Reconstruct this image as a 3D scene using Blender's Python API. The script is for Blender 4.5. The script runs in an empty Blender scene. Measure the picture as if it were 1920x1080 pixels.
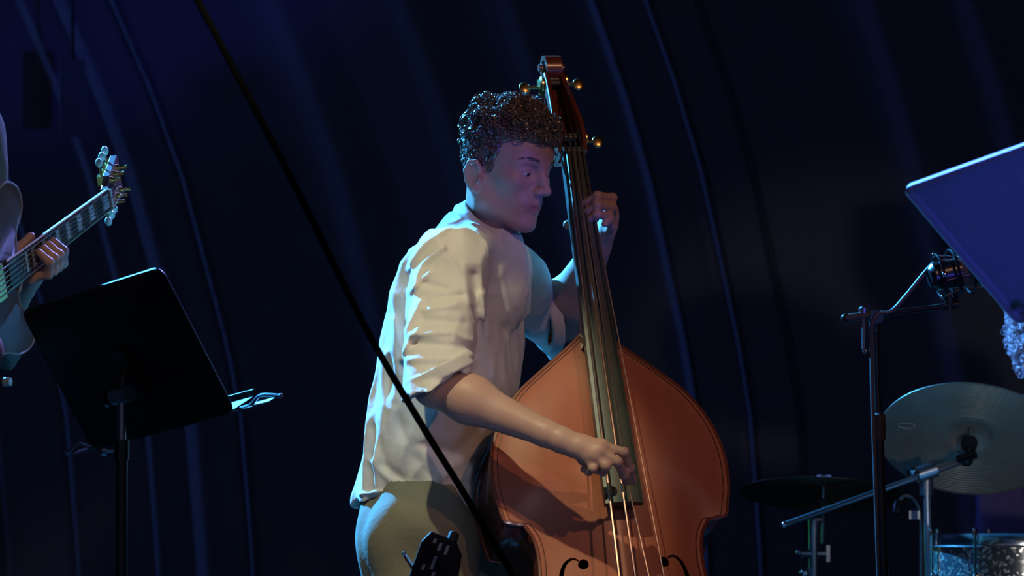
import bpy, bmesh, math, random
import numpy as np
from mathutils import Vector, Matrix

random.seed(7)
rng = np.random.default_rng(11)
sc = bpy.context.scene
col = sc.collection

# ------------------------------------------------------------------ camera
CAM = np.array([0.0, -9.0, 0.7]); AIM = np.array([0.0, 0.0, 1.38])
FW = (AIM - CAM) / np.linalg.norm(AIM - CAM)
RT = np.array([1.0, 0, 0]); UPV = np.cross(RT, FW)
FPX = 930 * np.linalg.norm(AIM - CAM)          # focal length in pixels of a 1920 wide frame
cd = bpy.data.cameras.new('camera'); cam = bpy.data.objects.new('camera', cd); col.objects.link(cam)
cam.location = CAM
cam.rotation_euler = Vector(FW).to_track_quat('-Z', 'Y').to_euler()
cd.sensor_width = 36; cd.lens = 36 * FPX / 1920; cd.clip_end = 60
cd.dof.use_dof = True; cd.dof.focus_distance = 8.95; cd.dof.aperture_fstop = 6.3
sc.camera = cam

def ray(px, py): return FW * FPX + RT * (px - 960) - UPV * (py - 540)
def P(px, py, Y):
    d = ray(px, py); return CAM + d * (Y - CAM[1]) / d[1]

# ------------------------------------------------------------------ light
sc.view_settings.view_transform = 'Standard'; sc.view_settings.look = 'None'
sc.view_settings.exposure = 0.0; sc.view_settings.gamma = 1.0
sc.view_settings.use_curve_mapping = False
w = bpy.data.worlds.new('world'); sc.world = w; w.use_nodes = True
bg = w.node_tree.nodes['Background']; bg.inputs[0].default_value = (0.40, 0.43, 0.70, 1); bg.inputs[1].default_value = 0.17

def spot(name, loc, aim, color, power, size=30, blend=0.4, rad=0.12):
    l = bpy.data.lights.new(name, 'SPOT'); o = bpy.data.objects.new(name, l); col.objects.link(o)
    o.location = loc; d = Vector(aim) - Vector(loc)
    o.rotation_euler = d.to_track_quat('-Z', 'Y').to_euler()
    l.color = color; l.energy = power; l.spot_size = math.radians(size); l.spot_blend = blend; l.shadow_soft_size = rad
    return o
spot('stage_light_cyan_back', (-3.0, 3.4, 4.6), (-0.25, 0.05, 1.4), (0.05, 0.40, 1.0), 13500, 36, 0.4, 0.08)
spot('stage_light_warm_left', (-1.2, -3.3, 5.5), (-0.10, -0.07, 0.80), (1.0, 0.94, 0.58), 720, 8.6, 0.16, 0.05)
spot('stage_light_amber_right', (2.6, -5.0, 4.6), (0.13, 0.0, 1.30), (1.0, 0.46, 0.24), 230, 15, 0.5, 0.05)
spot('fill_light_lavender_front', (1.6, -7.5, 2.2), (-0.12, 0.0, 1.10), (0.84, 0.76, 1.0), 260, 5.2, 0.35, 0.25)  # added front fill, coned to lift the shirt chest and spare the face
spot('stage_light_blue_curtain', (-6.6, 3.85, 5.2), (0.9, 4.3, 1.6), (0.12, 0.28, 1.0), 560, 70, 0.7, 0.06)
spot('stage_light_blue_right', (2.9, -5.5, 0.35), (1.05, -1.4, 1.6), (0.08, 0.10, 1.0), 560, 14, 0.5, 0.10)
spot('stage_light_blue_rim_right', (0.2, 3.3, 4.4), (1.2, -1.7, 1.6), (0.10, 0.20, 1.0), 9000, 16, 0.4, 0.08)
spot('stage_light_blue_rim_left', (0.6, 3.4, 4.3), (-0.85, -0.4, 1.25), (0.22, 0.26, 1.0), 1700, 14, 0.4, 0.08)
spot('stage_light_blue_drummer', (-0.9, 2.2, 3.2), (1.34, 1.75, 1.34), (0.10, 0.34, 1.0), 2200, 11, 0.4, 0.08)
spot('fill_light_warm_guitar', (0.6, -4.5, 3.9), (-0.96, -0.2, 1.44), (1.0, 0.62, 0.36), 170, 7, 0.5, 0.05)  # added lamp, warms the fretting hand and balances the cyan on the guitar
spot('fill_light_cool_drums', (1.6, -4.0, 0.5), (1.25, 1.2, 1.02), (0.90, 0.90, 0.85), 100, 11, 0.5, 0.10)  # added low front lamp, brightens the underside of the crash cymbal
spot('stage_light_amber_drums', (3.4, -3.0, 3.4), (1.25, 1.1, 0.75), (1.0, 0.55, 0.22), 80, 8, 0.5, 0.10)
spot('stage_light_green_drums', (-0.5, 3.4, 1.2), (0.66, 1.7, 0.90), (0.1, 1.0, 0.35), 14, 7, 0.5, 0.05)

# ------------------------------------------------------------------ materials
MATS = {}
def mat(name, color, rough=0.5, metal=0.0, noise=None, bump=None, spec=0.5, coat=0.0, sub=0.0, sheen=0.0):
    """noise=(scale, amount[, second colour]); bump=(scale, strength[, stretch])"""
    if name in MATS: return MATS[name]
    m = bpy.data.materials.new(name); m.use_nodes = True
    nt = m.node_tree; b = nt.nodes['Principled BSDF']
    b.inputs['Base Color'].default_value = (*color, 1); b.inputs['Roughness'].default_value = rough
    b.inputs['Metallic'].default_value = metal; b.inputs['Specular IOR Level'].default_value = spec
    b.inputs['Coat Weight'].default_value = coat; b.inputs['Coat Roughness'].default_value = 0.15
    if sheen: b.inputs['Sheen Weight'].default_value = sheen
    if sub:
        b.inputs['Subsurface Weight'].default_value = sub; b.inputs['Subsurface Radius'].default_value = (0.012, 0.005, 0.003)
        b.inputs['Subsurface Scale'].default_value = 1.0
    tc = nt.nodes.new('ShaderNodeTexCoord')
    def mp(st):
        n = nt.nodes.new('ShaderNodeMapping'); n.inputs['Scale'].default_value = st
        nt.links.new(tc.outputs['Object'], n.inputs[0]); return n
    if noise:
        n = nt.nodes.new('ShaderNodeTexNoise'); n.inputs['Scale'].default_value = noise[0]; n.inputs['Detail'].default_value = 4
        st = noise[3] if len(noise) > 3 else (1, 1, 1)
        nt.links.new(mp(st).outputs[0], n.inputs[0])
        r = nt.nodes.new('ShaderNodeMix'); r.data_type = 'RGBA'
        c2 = noise[2] if len(noise) > 2 and noise[2] else tuple(c * 0.6 for c in color)
        r.inputs['A'].default_value = (*color, 1); r.inputs['B'].default_value = (*c2, 1)
        k = nt.nodes.new('ShaderNodeMapRange'); k.inputs[1].default_value = 0.35; k.inputs[2].default_value = 0.7; k.inputs[4].default_value = noise[1]
        nt.links.new(n.outputs[0], k.inputs[0]); nt.links.new(k.outputs[0], r.inputs['Factor'])
        nt.links.new(r.outputs['Result'], b.inputs['Base Color'])
    if bump:
        n = nt.nodes.new('ShaderNodeTexNoise'); n.inputs['Scale'].default_value = bump[0]; n.inputs['Detail'].default_value = 3
        nt.links.new(mp(bump[2] if len(bump) > 2 else (1, 1, 1)).outputs[0], n.inputs[0])
        bp = nt.nodes.new('ShaderNodeBump'); bp.inputs['Strength'].default_value = bump[1]; bp.inputs['Distance'].default_value = 0.004
        nt.links.new(n.outputs[0], bp.inputs['Height']); nt.links.new(bp.outputs[0], b.inputs['Normal'])
    MATS[name] = m; return m

def skin_mat(name, color, lip):
    m = mat(name, color, 0.48, sub=0.12, bump=(220, 0.10), spec=0.4)
    nt = m.node_tree; b = nt.nodes['Principled BSDF']
    at = nt.nodes.new('ShaderNodeAttribute'); at.attribute_name = 'tint'
    n = nt.nodes.new('ShaderNodeTexNoise'); n.inputs['Scale'].default_value = 14
    r = nt.nodes.new('ShaderNodeMix'); r.data_type = 'RGBA'; r.inputs['A'].default_value = (*color, 1); r.inputs['B'].default_value = (color[0], color[1] * .82, color[2] * .78, 1)
    nt.links.new(n.outputs[0], r.inputs['Factor'])
    r2 = nt.nodes.new('ShaderNodeMix'); r2.data_type = 'RGBA'; r2.inputs['B'].default_value = (*lip, 1)
    nt.links.new(r.outputs['Result'], r2.inputs['A']); nt.links.new(at.outputs['Fac'], r2.inputs['Factor'])
    nt.links.new(r2.outputs['Result'], b.inputs['Base Color'])
    return m
SKIN = skin_mat('skin', (0.47, 0.315, 0.25), (0.30, 0.14, 0.12))
HAIR = mat('hair_brown', (0.105, 0.078, 0.062), 0.36, spec=1.0, noise=(60, 0.6, (0.18, 0.14, 0.115)))
HAIRB = mat('hair_grey', (0.34, 0.34, 0.36), 0.45, noise=(60, 0.6))
SHIRT = mat('linen_shirt', (0.62, 0.60, 0.55), 0.9, bump=(60, 0.35), noise=(7, 0.35, (0.52, 0.50, 0.46)), sheen=0.15)
TROUS = mat('olive_trousers', (0.17, 0.165, 0.115), 0.92, bump=(90, 0.3), noise=(9, 0.5, (0.12, 0.12, 0.085)))
SHOE = mat('shoe_leather', (0.02, 0.018, 0.016), 0.4)
EYEW = mat('eye_white', (0.55, 0.52, 0.50), 0.2); IRIS = mat('eye_iris', (0.03, 0.025, 0.02), 0.15)
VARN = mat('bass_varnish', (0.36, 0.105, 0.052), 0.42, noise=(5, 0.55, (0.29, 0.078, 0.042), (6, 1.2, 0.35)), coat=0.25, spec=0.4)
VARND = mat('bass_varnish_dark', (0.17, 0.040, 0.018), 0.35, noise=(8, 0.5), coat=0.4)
EBONY = mat('ebony', (0.052, 0.062, 0.048), 0.42, noise=(12, 0.5, (0.026, 0.030, 0.024), (4, 4, 0.4)), spec=0.6)
BLACKH = mat('black_void', (0.004, 0.004, 0.004), 0.9)
PURF = mat('purfling', (0.10, 0.030, 0.016), 0.5)
MAPLE = mat('bridge_maple', (0.45, 0.28, 0.13), 0.5, noise=(20, 0.4))
STEELS = mat('string_steel', (0.62, 0.56, 0.44), 0.28, 1.0)
CHROME = mat('chrome', (0.72, 0.73, 0.75), 0.16, 1.0)
BRASS = mat('brass', (0.75, 0.52, 0.20), 0.28, 1.0)
GOLD = mat('gold', (0.85, 0.62, 0.20), 0.22, 1.0)
BLACKM = mat('black_metal', (0.006, 0.006, 0.007), 0.45, 0.0, spec=0.25)
BLACKG = mat('black_gloss', (0.010, 0.010, 0.012), 0.28, spec=0.4)
RUBBER = mat('rubber', (0.012, 0.012, 0.013), 0.75)
STEELD = mat('dull_steel', (0.26, 0.27, 0.30), 0.35, 0.9)
PEARL = mat('pearl_button', (0.62, 0.72, 0.58), 0.3, noise=(40, 0.5, (0.5, 0.62, 0.48)))
IVORY = mat('ivory_binding', (0.62, 0.58, 0.44), 0.4)
GTOP = mat('guitar_top', (0.10, 0.075, 0.065), 0.3, noise=(8, 0.6, (0.06, 0.04, 0.035)), coat=0.4)
GNECK = mat('guitar_neck', (0.16, 0.05, 0.025), 0.35, noise=(12, 0.4))
ROSEW = mat('rosewood', (0.045, 0.028, 0.02), 0.5, noise=(20, 0.5))
BRONZE = mat('cymbal_bronze', (0.48, 0.45, 0.36), 0.46, 0.6, noise=(4, 0.6, (0.22, 0.18, 0.11)), bump=(160, 0.12, (1, 1, 1)))
CURTM = mat('curtain_cloth', (0.095, 0.085, 0.125), 0.95, bump=(300, 0.2))
FLOORM = mat('stage_floor', (0.02, 0.02, 0.022), 0.6, noise=(6, 0.5))
GREYSH = mat('grey_shirt', (0.13, 0.11, 0.10), 0.95, bump=(60, 0.3), noise=(6, 0.4))
PURPSH = mat('purple_shirt', (0.13, 0.08, 0.22), 0.9, bump=(40, 0.4))
DENIM = mat('dark_trousers', (0.03, 0.032, 0.045), 0.9)
DESKB = mat('stand_desk_grey', (0.20, 0.20, 0.23), 0.55, noise=(120, 0.3))
WHITEP = mat('white_paint', (0.7, 0.7, 0.7), 0.5)
HEADP = mat('drum_head', (0.62, 0.6, 0.55), 0.6)
def sparkle():
    m = mat('drum_sparkle', (0.05, 0.06, 0.07), 0.3, coat=0.5)
    nt = m.node_tree; b = nt.nodes['Principled BSDF']
    tc = nt.nodes.new('ShaderNodeTexCoord'); v = nt.nodes.new('ShaderNodeTexVoronoi'); v.inputs['Scale'].default_value = 150
    nt.links.new(tc.outputs['Object'], v.inputs[0])
    r = nt.nodes.new('ShaderNodeMapRange'); r.inputs[1].default_value = 0.7; r.inputs[2].default_value = 0.9
    sp = nt.nodes.new('ShaderNodeSeparateColor'); nt.links.new(v.outputs['Color'], sp.inputs[0]); nt.links.new(sp.outputs[0], r.inputs[0])
    mx = nt.nodes.new('ShaderNodeMix'); mx.data_type = 'RGBA'; mx.inputs['A'].default_value = (0.035, 0.045, 0.055, 1); mx.inputs['B'].default_value = (0.8, 0.72, 0.6, 1)
    nt.links.new(r.outputs[0], mx.inputs['Factor']); nt.links.new(mx.outputs['Result'], b.inputs['Base Color'])
    nm = nt.nodes.new('ShaderNodeBump'); nm.inputs['Strength'].default_value = 0.5; nm.inputs['Distance'].default_value = 0.002
    nt.links.new(sp.outputs[1], nm.inputs['Height']); nt.links.new(nm.outputs[0], b.inputs['Normal']); nt.links.new(r.outputs[0], b.inputs['Metallic'])
    return m
SPARK = sparkle()

# ------------------------------------------------------------------ object helpers
def tag(o, label=None, cat=None, group=None, kind=None):
    if label: o['label'] = label
    if cat: o['category'] = cat
    if group: o['group'] = group
    if kind: o['kind'] = kind
    return o
def empty(name, loc, label, cat, group=None):
    o = bpy.data.objects.new(name, None); col.objects.link(o); o.location = tuple(float(c) for c in loc)
    o.empty_display_size = 0.05
    return tag(o, label, cat, group)
def adopt(o, parent):
    if parent is None: return o
    o.parent = parent
    acc = Vector(parent.location); pp = parent.parent
    if pp is not None and parent.type != 'EMPTY': acc = Vector((0, 0, 0))
    o.matrix_parent_inverse = Matrix.Identity(4) if parent.type == 'MESH' else Matrix.Translation(-acc)
    return o
def V3(a): return np.asarray(a, dtype=float)
def unit(a): a = V3(a); return a / np.linalg.norm(a)
def frame_of(d):
    d = unit(d); h = np.array([0, 0, 1.0]) if abs(d[2]) < 0.9 else np.array([1.0, 0, 0])
    x = unit(np.cross(h, d)); return x, np.cross(d, x), d

class MB:
    def __init__(s): s.v = []; s.f = []; s.n = 0
    def add(s, v, f):
        v = np.asarray(v, float); s.v.append(v); s.f += [tuple(int(i) + s.n for i in q) for q in f]; s.n += len(v); return s
    def tube(s, pts, r, sides=10, cap=True):
        pts = [V3(p) for p in pts]; n = len(pts); r = [r] * n if np.isscalar(r) else list(r)
        x, y, _ = frame_of(pts[1] - pts[0]); vs = []; th = np.linspace(0, 2 * np.pi, sides, endpoint=False)
        for i, p in enumerate(pts):
            t = unit((pts[min(i + 1, n - 1)] - pts[max(i - 1, 0)])); x = unit(x - t * (x @ t)); y = np.cross(t, x)
            vs.append(p + r[i] * (np.cos(th)[:, None] * x + np.sin(th)[:, None] * y))
        f = []
        for i in range(n - 1):
            for j in range(sides):
                k = (j + 1) % sides; f.append((i * sides + j, i * sides + k, (i + 1) * sides + k, (i + 1) * sides + j))
        if cap: f.append(tuple(range(sides - 1, -1, -1))); f.append(tuple(range((n - 1) * sides, n * sides)))
        return s.add(np.vstack(vs), f)
    def lathe(s, prof, o, axis, sides=24):
        """prof: (radius, height along axis) list"""
        x, y, d = frame_of(axis); o = V3(o); th = np.linspace(0, 2 * np.pi, sides, endpoint=False); vs = []
        for r, h in prof: vs.append(o + d * h + max(r, 1e-5) * (np.cos(th)[:, None] * x + np.sin(th)[:, None] * y))
        n = len(prof); f = []
        for i in range(n - 1):
            for j in range(sides):
                k = (j + 1) % sides; f.append((i * sides + j, i * sides + k, (i + 1) * sides + k, (i + 1) * sides + j))
        if prof[0][0] > 1e-4: f.append(tuple(range(sides - 1, -1, -1)))
        if prof[-1][0] > 1e-4: f.append(tuple(range((n - 1) * sides, n * sides)))
        return s.add(np.vstack(vs), f)
    def box(s, c, ax, half):
        """ax rows = unit axes, half = half sizes"""
        c = V3(c); ax = np.asarray(ax, float); vs = []
        for i in (-1, 1):
            for j in (-1, 1):
                for k in (-1, 1): vs.append(c + ax[0] * half[0] * i + ax[1] * half[1] * j + ax[2] * half[2] * k)
        return s.add(vs, [(0, 1, 3, 2), (4, 6, 7, 5), (0, 4, 5, 1), (2, 3, 7, 6), (0, 2, 6, 4), (1, 5, 7, 3)])
    def prism(s, loop, fn, c0, c1):
        """loop of 2-D points, fn(a,b,c)->3-D; extruded between c0 and c1"""
        n = len(loop); vs = [fn(a, b, c0) for a, b in loop] + [fn(a, b, c1) for a, b in loop]
        f = [tuple(range(n - 1, -1, -1)), tuple(range(n, 2 * n))] + [(i, (i + 1) % n, n + (i + 1) % n, n + i) for i in range(n)]
        return s.add(vs, f)
    def torus(s, o, axis, R, r, n=32, m=8):
        x, y, d = frame_of(axis); pts = [V3(o) + R * (math.cos(t) * x + math.sin(t) * y) for t in np.linspace(0, 2 * math.pi, n, endpoint=False)]
        vs = []; ph = np.linspace(0, 2 * np.pi, m, endpoint=False)
        for p in pts:
            e = unit(p - V3(o)); vs.append(p + r * (np.cos(ph)[:, None] * e + np.sin(ph)[:, None] * d))
        f = []
        for i in range(n):
            for j in range(m):
                a, b = (i + 1) % n, (j + 1) % m; f.append((i * m + j, a * m + j, a * m + b, i * m + b))
        return s.add(np.vstack(vs), f)
    def ball(s, c, r, n=12, ax=None):
        ax = np.eye(3) if ax is None else np.asarray(ax); r = (r, r, r) if np.isscalar(r) else r
        vs = []; f = []
        for i in range(n + 1):
            t = math.pi * i / n
            for j in range(2 * n):
                p = math.pi * j / n; q = (math.sin(t) * math.cos(p) * r[0], math.sin(t) * math.sin(p) * r[1], math.cos(t) * r[2])
                vs.append(V3(c) + ax[0] * q[0] + ax[1] * q[1] + ax[2] * q[2])
        for i in range(n):
            for j in range(2 * n):
                k = (j + 1) % (2 * n); f.append((i * 2 * n + j, (i + 1) * 2 * n + j, (i + 1) * 2 * n + k, i * 2 * n + k))
        return s.add(vs, f)
    def build(s, name, m, parent=None, smooth=True, bevel=0.0, label=None):
        me = bpy.data.meshes.new(name); me.from_pydata(np.vstack(s.v).tolist(), [], s.f)
        bm = bmesh.new(); bm.from_mesh(me); bmesh.ops.remove_doubles(bm, verts=bm.verts, dist=1e-6)
        bmesh.ops.recalc_face_normals(bm, faces=bm.faces); bm.to_mesh(me); bm.free()
        me.materials.append(m)
        o = bpy.data.objects.new(name, me); col.objects.link(o)
        if smooth:
            me.shade_smooth()
            try: me.set_sharp_from_angle(angle=math.radians(38))
            except Exception: pass
        if bevel:
            b = o.modifiers.new('bevel', 'BEVEL'); b.width = bevel; b.segments = 2; b.limit_method = 'ANGLE'
        if label: o['label'] = label
        return adopt(o, parent)

def spline(pts, n=8):
    pts = [V3(p) for p in pts]; out = []
    P0 = [2 * pts[0] - pts[1]] + pts + [2 * pts[-1] - pts[-2]]
    for i in range(1, len(P0) - 2):
        for t in np.linspace(0, 1, n, endpoint=False):
            a, b, c, d = P0[i - 1:i + 3]
            out.append(0.5 * (2 * b + (c - a) * t + (2 * a - 5 * b + 4 * c - d) * t * t + (3 * b - a - 3 * c + d) * t ** 3))
    out.append(pts[-1]); return out

# ------------------------------------------------------------------ signed distance modelling (organic shapes)
def smin(a, b, k):
    if k <= 0: return np.minimum(a, b)
    h = np.maximum(k - np.abs(a - b), 0) / k
    return np.minimum(a, b) - h * h * k * 0.25
class Grid:
    def __init__(s, lo, hi, h):
        s.lo = np.asarray(lo, np.float32); s.h = h
        s.ax = [np.arange(lo[i], hi[i] + h, h, dtype=np.float32) for i in range(3)]
        s.F = np.full([len(a) for a in s.ax], 1.0, np.float32)
    def sub(s, lo, hi):
        sl = []
        for i in range(3):
            a = int(max(0, math.floor((lo[i] - s.lo[i]) / s.h))); b = int(min(len(s.ax[i]), math.ceil((hi[i] - s.lo[i]) / s.h) + 1))
            if b <= a: return None
            sl.append(slice(a, b))
        X = s.ax[0][sl[0]][:, None, None]; Y = s.ax[1][sl[1]][None, :, None]; Z = s.ax[2][sl[2]][None, None, :]
        return tuple(sl), X, Y, Z
    def put(s, sl, d, k, op='u'):
        if op == 'u': s.F[sl] = smin(s.F[sl], d, k)
        else: s.F[sl] = -smin(-s.F[sl], d, k)
    def rc(s, a, b, r1, r2, k=0.01, op='u', plane=None):
        a = V3(a).astype(np.float32); b = V3(b).astype(np.float32); m = max(r1, r2) + k + 3 * s.h
        q = s.sub(np.minimum(a, b) - m, np.maximum(a, b) + m)
        if q is None: return
        sl, X, Y, Z = q; ab = b - a; L = float(ab @ ab) + 1e-12
        t = np.clip(((X - a[0]) * ab[0] + (Y - a[1]) * ab[1] + (Z - a[2]) * ab[2]) / L, 0, 1)
        d = np.sqrt((X - a[0] - t * ab[0]) ** 2 + (Y - a[1] - t * ab[1]) ** 2 + (Z - a[2] - t * ab[2]) ** 2) - (r1 + (r2 - r1) * t)
        if plane is not None:
            o, n = plane; pd = (X - o[0]) * n[0] + (Y - o[1]) * n[1] + (Z - o[2]) * n[2]
            d = np.maximum(d, pd)
        s.put(sl, d.astype(np.float32), k, op)
    def chain(s, pts, rs, k=0.01, op='u'):
        for i in range(len(pts) - 1): s.rc(pts[i], pts[i + 1], rs[i], rs[i + 1], k, op)
    def ell(s, c, rad, ax=None, k=0.01, op='u'):
        c = V3(c); ax = np.eye(3) if ax is None else np.asarray(ax); m = max(rad) + k + 3 * s.h
        q = s.sub(c - m, c + m)
        if q is None: return
        sl, X, Y, Z = q; x, y, z = X - c[0], Y - c[1], Z - c[2]
        l = [(x * ax[i][0] + y * ax[i][1] + z * ax[i][2]) / rad[i] for i in range(3)]
        k0 = np.sqrt(l[0] ** 2 + l[1] ** 2 + l[2] ** 2); k1 = np.sqrt((l[0] / rad[0]) ** 2 + (l[1] / rad[1]) ** 2 + (l[2] / rad[2]) ** 2)
        d = np.where(k1 > 1e-6, k0 * (k0 - 1) / np.maximum(k1, 1e-6), -min(rad))
        s.put(sl, d.astype(np.float32), k, op)
    def loft(s, zs, cx, cy, hd, hw, f, k=0.01, cut=None, op='u', pw=2.0):
        """stack of ellipses: zs rising, centre, half sizes along facing f and across it"""
        q = s.sub((min(cx) - 0.5, min(cy) - 0.5, zs[0] - 0.02), (max(cx) + 0.5, max(cy) + 0.5, zs[-1] + 0.02)); sl, X, Y, Z = q
        z = Z.ravel(); I = lambda a: np.interp(z, zs, a).astype(np.float32)[None, None, :]
        x, y = X - I(cx), Y - I(cy); a = np.abs(x * f[0] + y * f[1]) / I(hd); b = np.abs(-x * f[1] + y * f[0]) / I(hw)
        d = ((a ** pw + b ** pw) ** (1 / pw) - 1) * np.minimum(I(hd), I(hw))
        d = np.maximum(d, np.maximum(Z - zs[-1], zs[0] - Z))
        if cut is not None: d = np.maximum(d, cut(X, Y, Z))
        s.put(sl, d.astype(np.float32), k, op)
    def noise(s, cell, seed):
        """smooth noise field over the whole grid, cubic interpolation of a coarse random lattice"""
        g = np.random.default_rng(seed); W = []; n = []
        for i in range(3):
            u = (s.ax[i] - s.lo[i]) / cell[i]; m = int(u[-1]) + 5; n.append(m); M = np.zeros((len(u), m), np.float32); b = u.astype(int); t = u - b; r = np.arange(len(u))
            M[r, b] = (1 - t) ** 3 / 6; M[r, b + 1] = (3 * t ** 3 - 6 * t ** 2 + 4) / 6; M[r, b + 2] = (-3 * t ** 3 + 3 * t ** 2 + 3 * t + 1) / 6; M[r, b + 3] = t ** 3 / 6
            W.append(M)
        R = g.normal(size=n).astype(np.float32)
        return np.einsum('ai,bj,ck,ijk->abc', *W, R, optimize=True) * 2.2
    def mesh(s):
        F = s.F; S = F < 0; h = s.h
        c = [S[i:F.shape[0] - 1 + i, j:F.shape[1] - 1 + j, k:F.shape[2] - 1 + k] for i in (0, 1) for j in (0, 1) for k in (0, 1)]
        al = c[0].copy(); an = c[0].copy()
        for q in c[1:]: al &= q; an |= q
        act = an & ~al; idx = np.argwhere(act); ids = np.full(act.shape, -1, np.int32); ids[act] = np.arange(len(idx))
        cor = [(i, j, k) for i in (0, 1) for j in (0, 1) for k in (0, 1)]
        val = np.stack([F[idx[:, 0] + i, idx[:, 1] + j, idx[:, 2] + k] for i, j, k in cor], 1)
        acc = np.zeros((len(idx), 3)); cnt = np.zeros(len(idx))
        for p in range(8):
            for q in range(p + 1, 8):
                dv = np.array(cor[q]) - np.array(cor[p])
                if np.abs(dv).sum() != 1: continue
                a, b = val[:, p], val[:, q]; m = (a < 0) != (b < 0); t = a[m] / (a[m] - b[m])
                acc[m] += np.array(cor[p]) + t[:, None] * dv; cnt[m] += 1
        vs = (idx + acc / cnt[:, None]) * h + s.lo
        fs = []
        for ax in range(3):
            A = [slice(1, -1)] * 3; A[ax] = slice(0, -1); B = [slice(1, -1)] * 3; B[ax] = slice(1, None)
            a = S[tuple(A)]; b = S[tuple(B)]; e = np.argwhere(a != b)
            if len(e) == 0: continue
            flip = a[tuple(e.T)]; e = e.copy(); o1, o2 = (ax + 1) % 3, (ax + 2) % 3
            e[:, o1] += 1; e[:, o2] += 1
            def cid(d1, d2):
                g = e.copy(); g[:, o1] -= d1; g[:, o2] -= d2; return ids[g[:, 0], g[:, 1], g[:, 2]]
            q = np.stack([cid(1, 1), cid(0, 1), cid(0, 0), cid(1, 0)], 1)
            q[~flip] = q[~flip][:, ::-1]; fs.append(q)
        return vs, np.vstack(fs)
    def build(s, name, m, parent=None, smooth_it=0):
        vs, fs = s.mesh(); me = bpy.data.meshes.new(name)
        for _ in range(smooth_it):
            acc = np.zeros_like(vs); cnt = np.zeros(len(vs))
            for i in range(4):
                j = fs[:, (i + 1) % 4]; np.add.at(acc, fs[:, i], vs[j]); np.add.at(cnt, fs[:, i], 1); np.add.at(acc, j, vs[fs[:, i]]); np.add.at(cnt, j, 1)
            vs = 0.5 * vs + 0.5 * acc / np.maximum(cnt, 1)[:, None]
        me.vertices.add(len(vs)); me.vertices.foreach_set('co', vs.astype(np.float32).ravel())
        me.loops.add(len(fs) * 4); me.loops.foreach_set('vertex_index', fs.astype(np.int32).ravel())
        me.polygons.add(len(fs)); me.polygons.foreach_set('loop_start', np.arange(0, len(fs) * 4, 4, dtype=np.int32))
        me.update(calc_edges=True); me.validate(); me.shade_smooth(); me.materials.append(m)
        o = bpy.data.objects.new(name, me); col.objects.link(o); adopt(o, parent); return o, vs

class Head:
    """head frame: forward, the person's right, up (metres)"""
    def __init__(s, c, yaw, pitch, roll=0, scale=1.0):
        t, p = math.radians(yaw), math.radians(pitch); s.c = V3(c); s.s = scale
        s.f = np.array([math.sin(t) * math.cos(p), -math.cos(t) * math.cos(p), -math.sin(p)])
        u = np.array([math.sin(t) * math.sin(p), -math.cos(t) * math.sin(p), math.cos(p)]); r = np.cross(s.f, u)
        a = math.radians(roll); s.u = u * math.cos(a) + r * math.sin(a); s.r = np.cross(s.f, s.u); s.ax = np.array([s.f, s.r, s.u])
    def __call__(s, f, r, u): return s.c + s.s * (s.f * f + s.r * r + s.u * u)
    def inv(s, v): return (np.asarray(v) - s.c) @ s.ax.T / s.s

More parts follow.
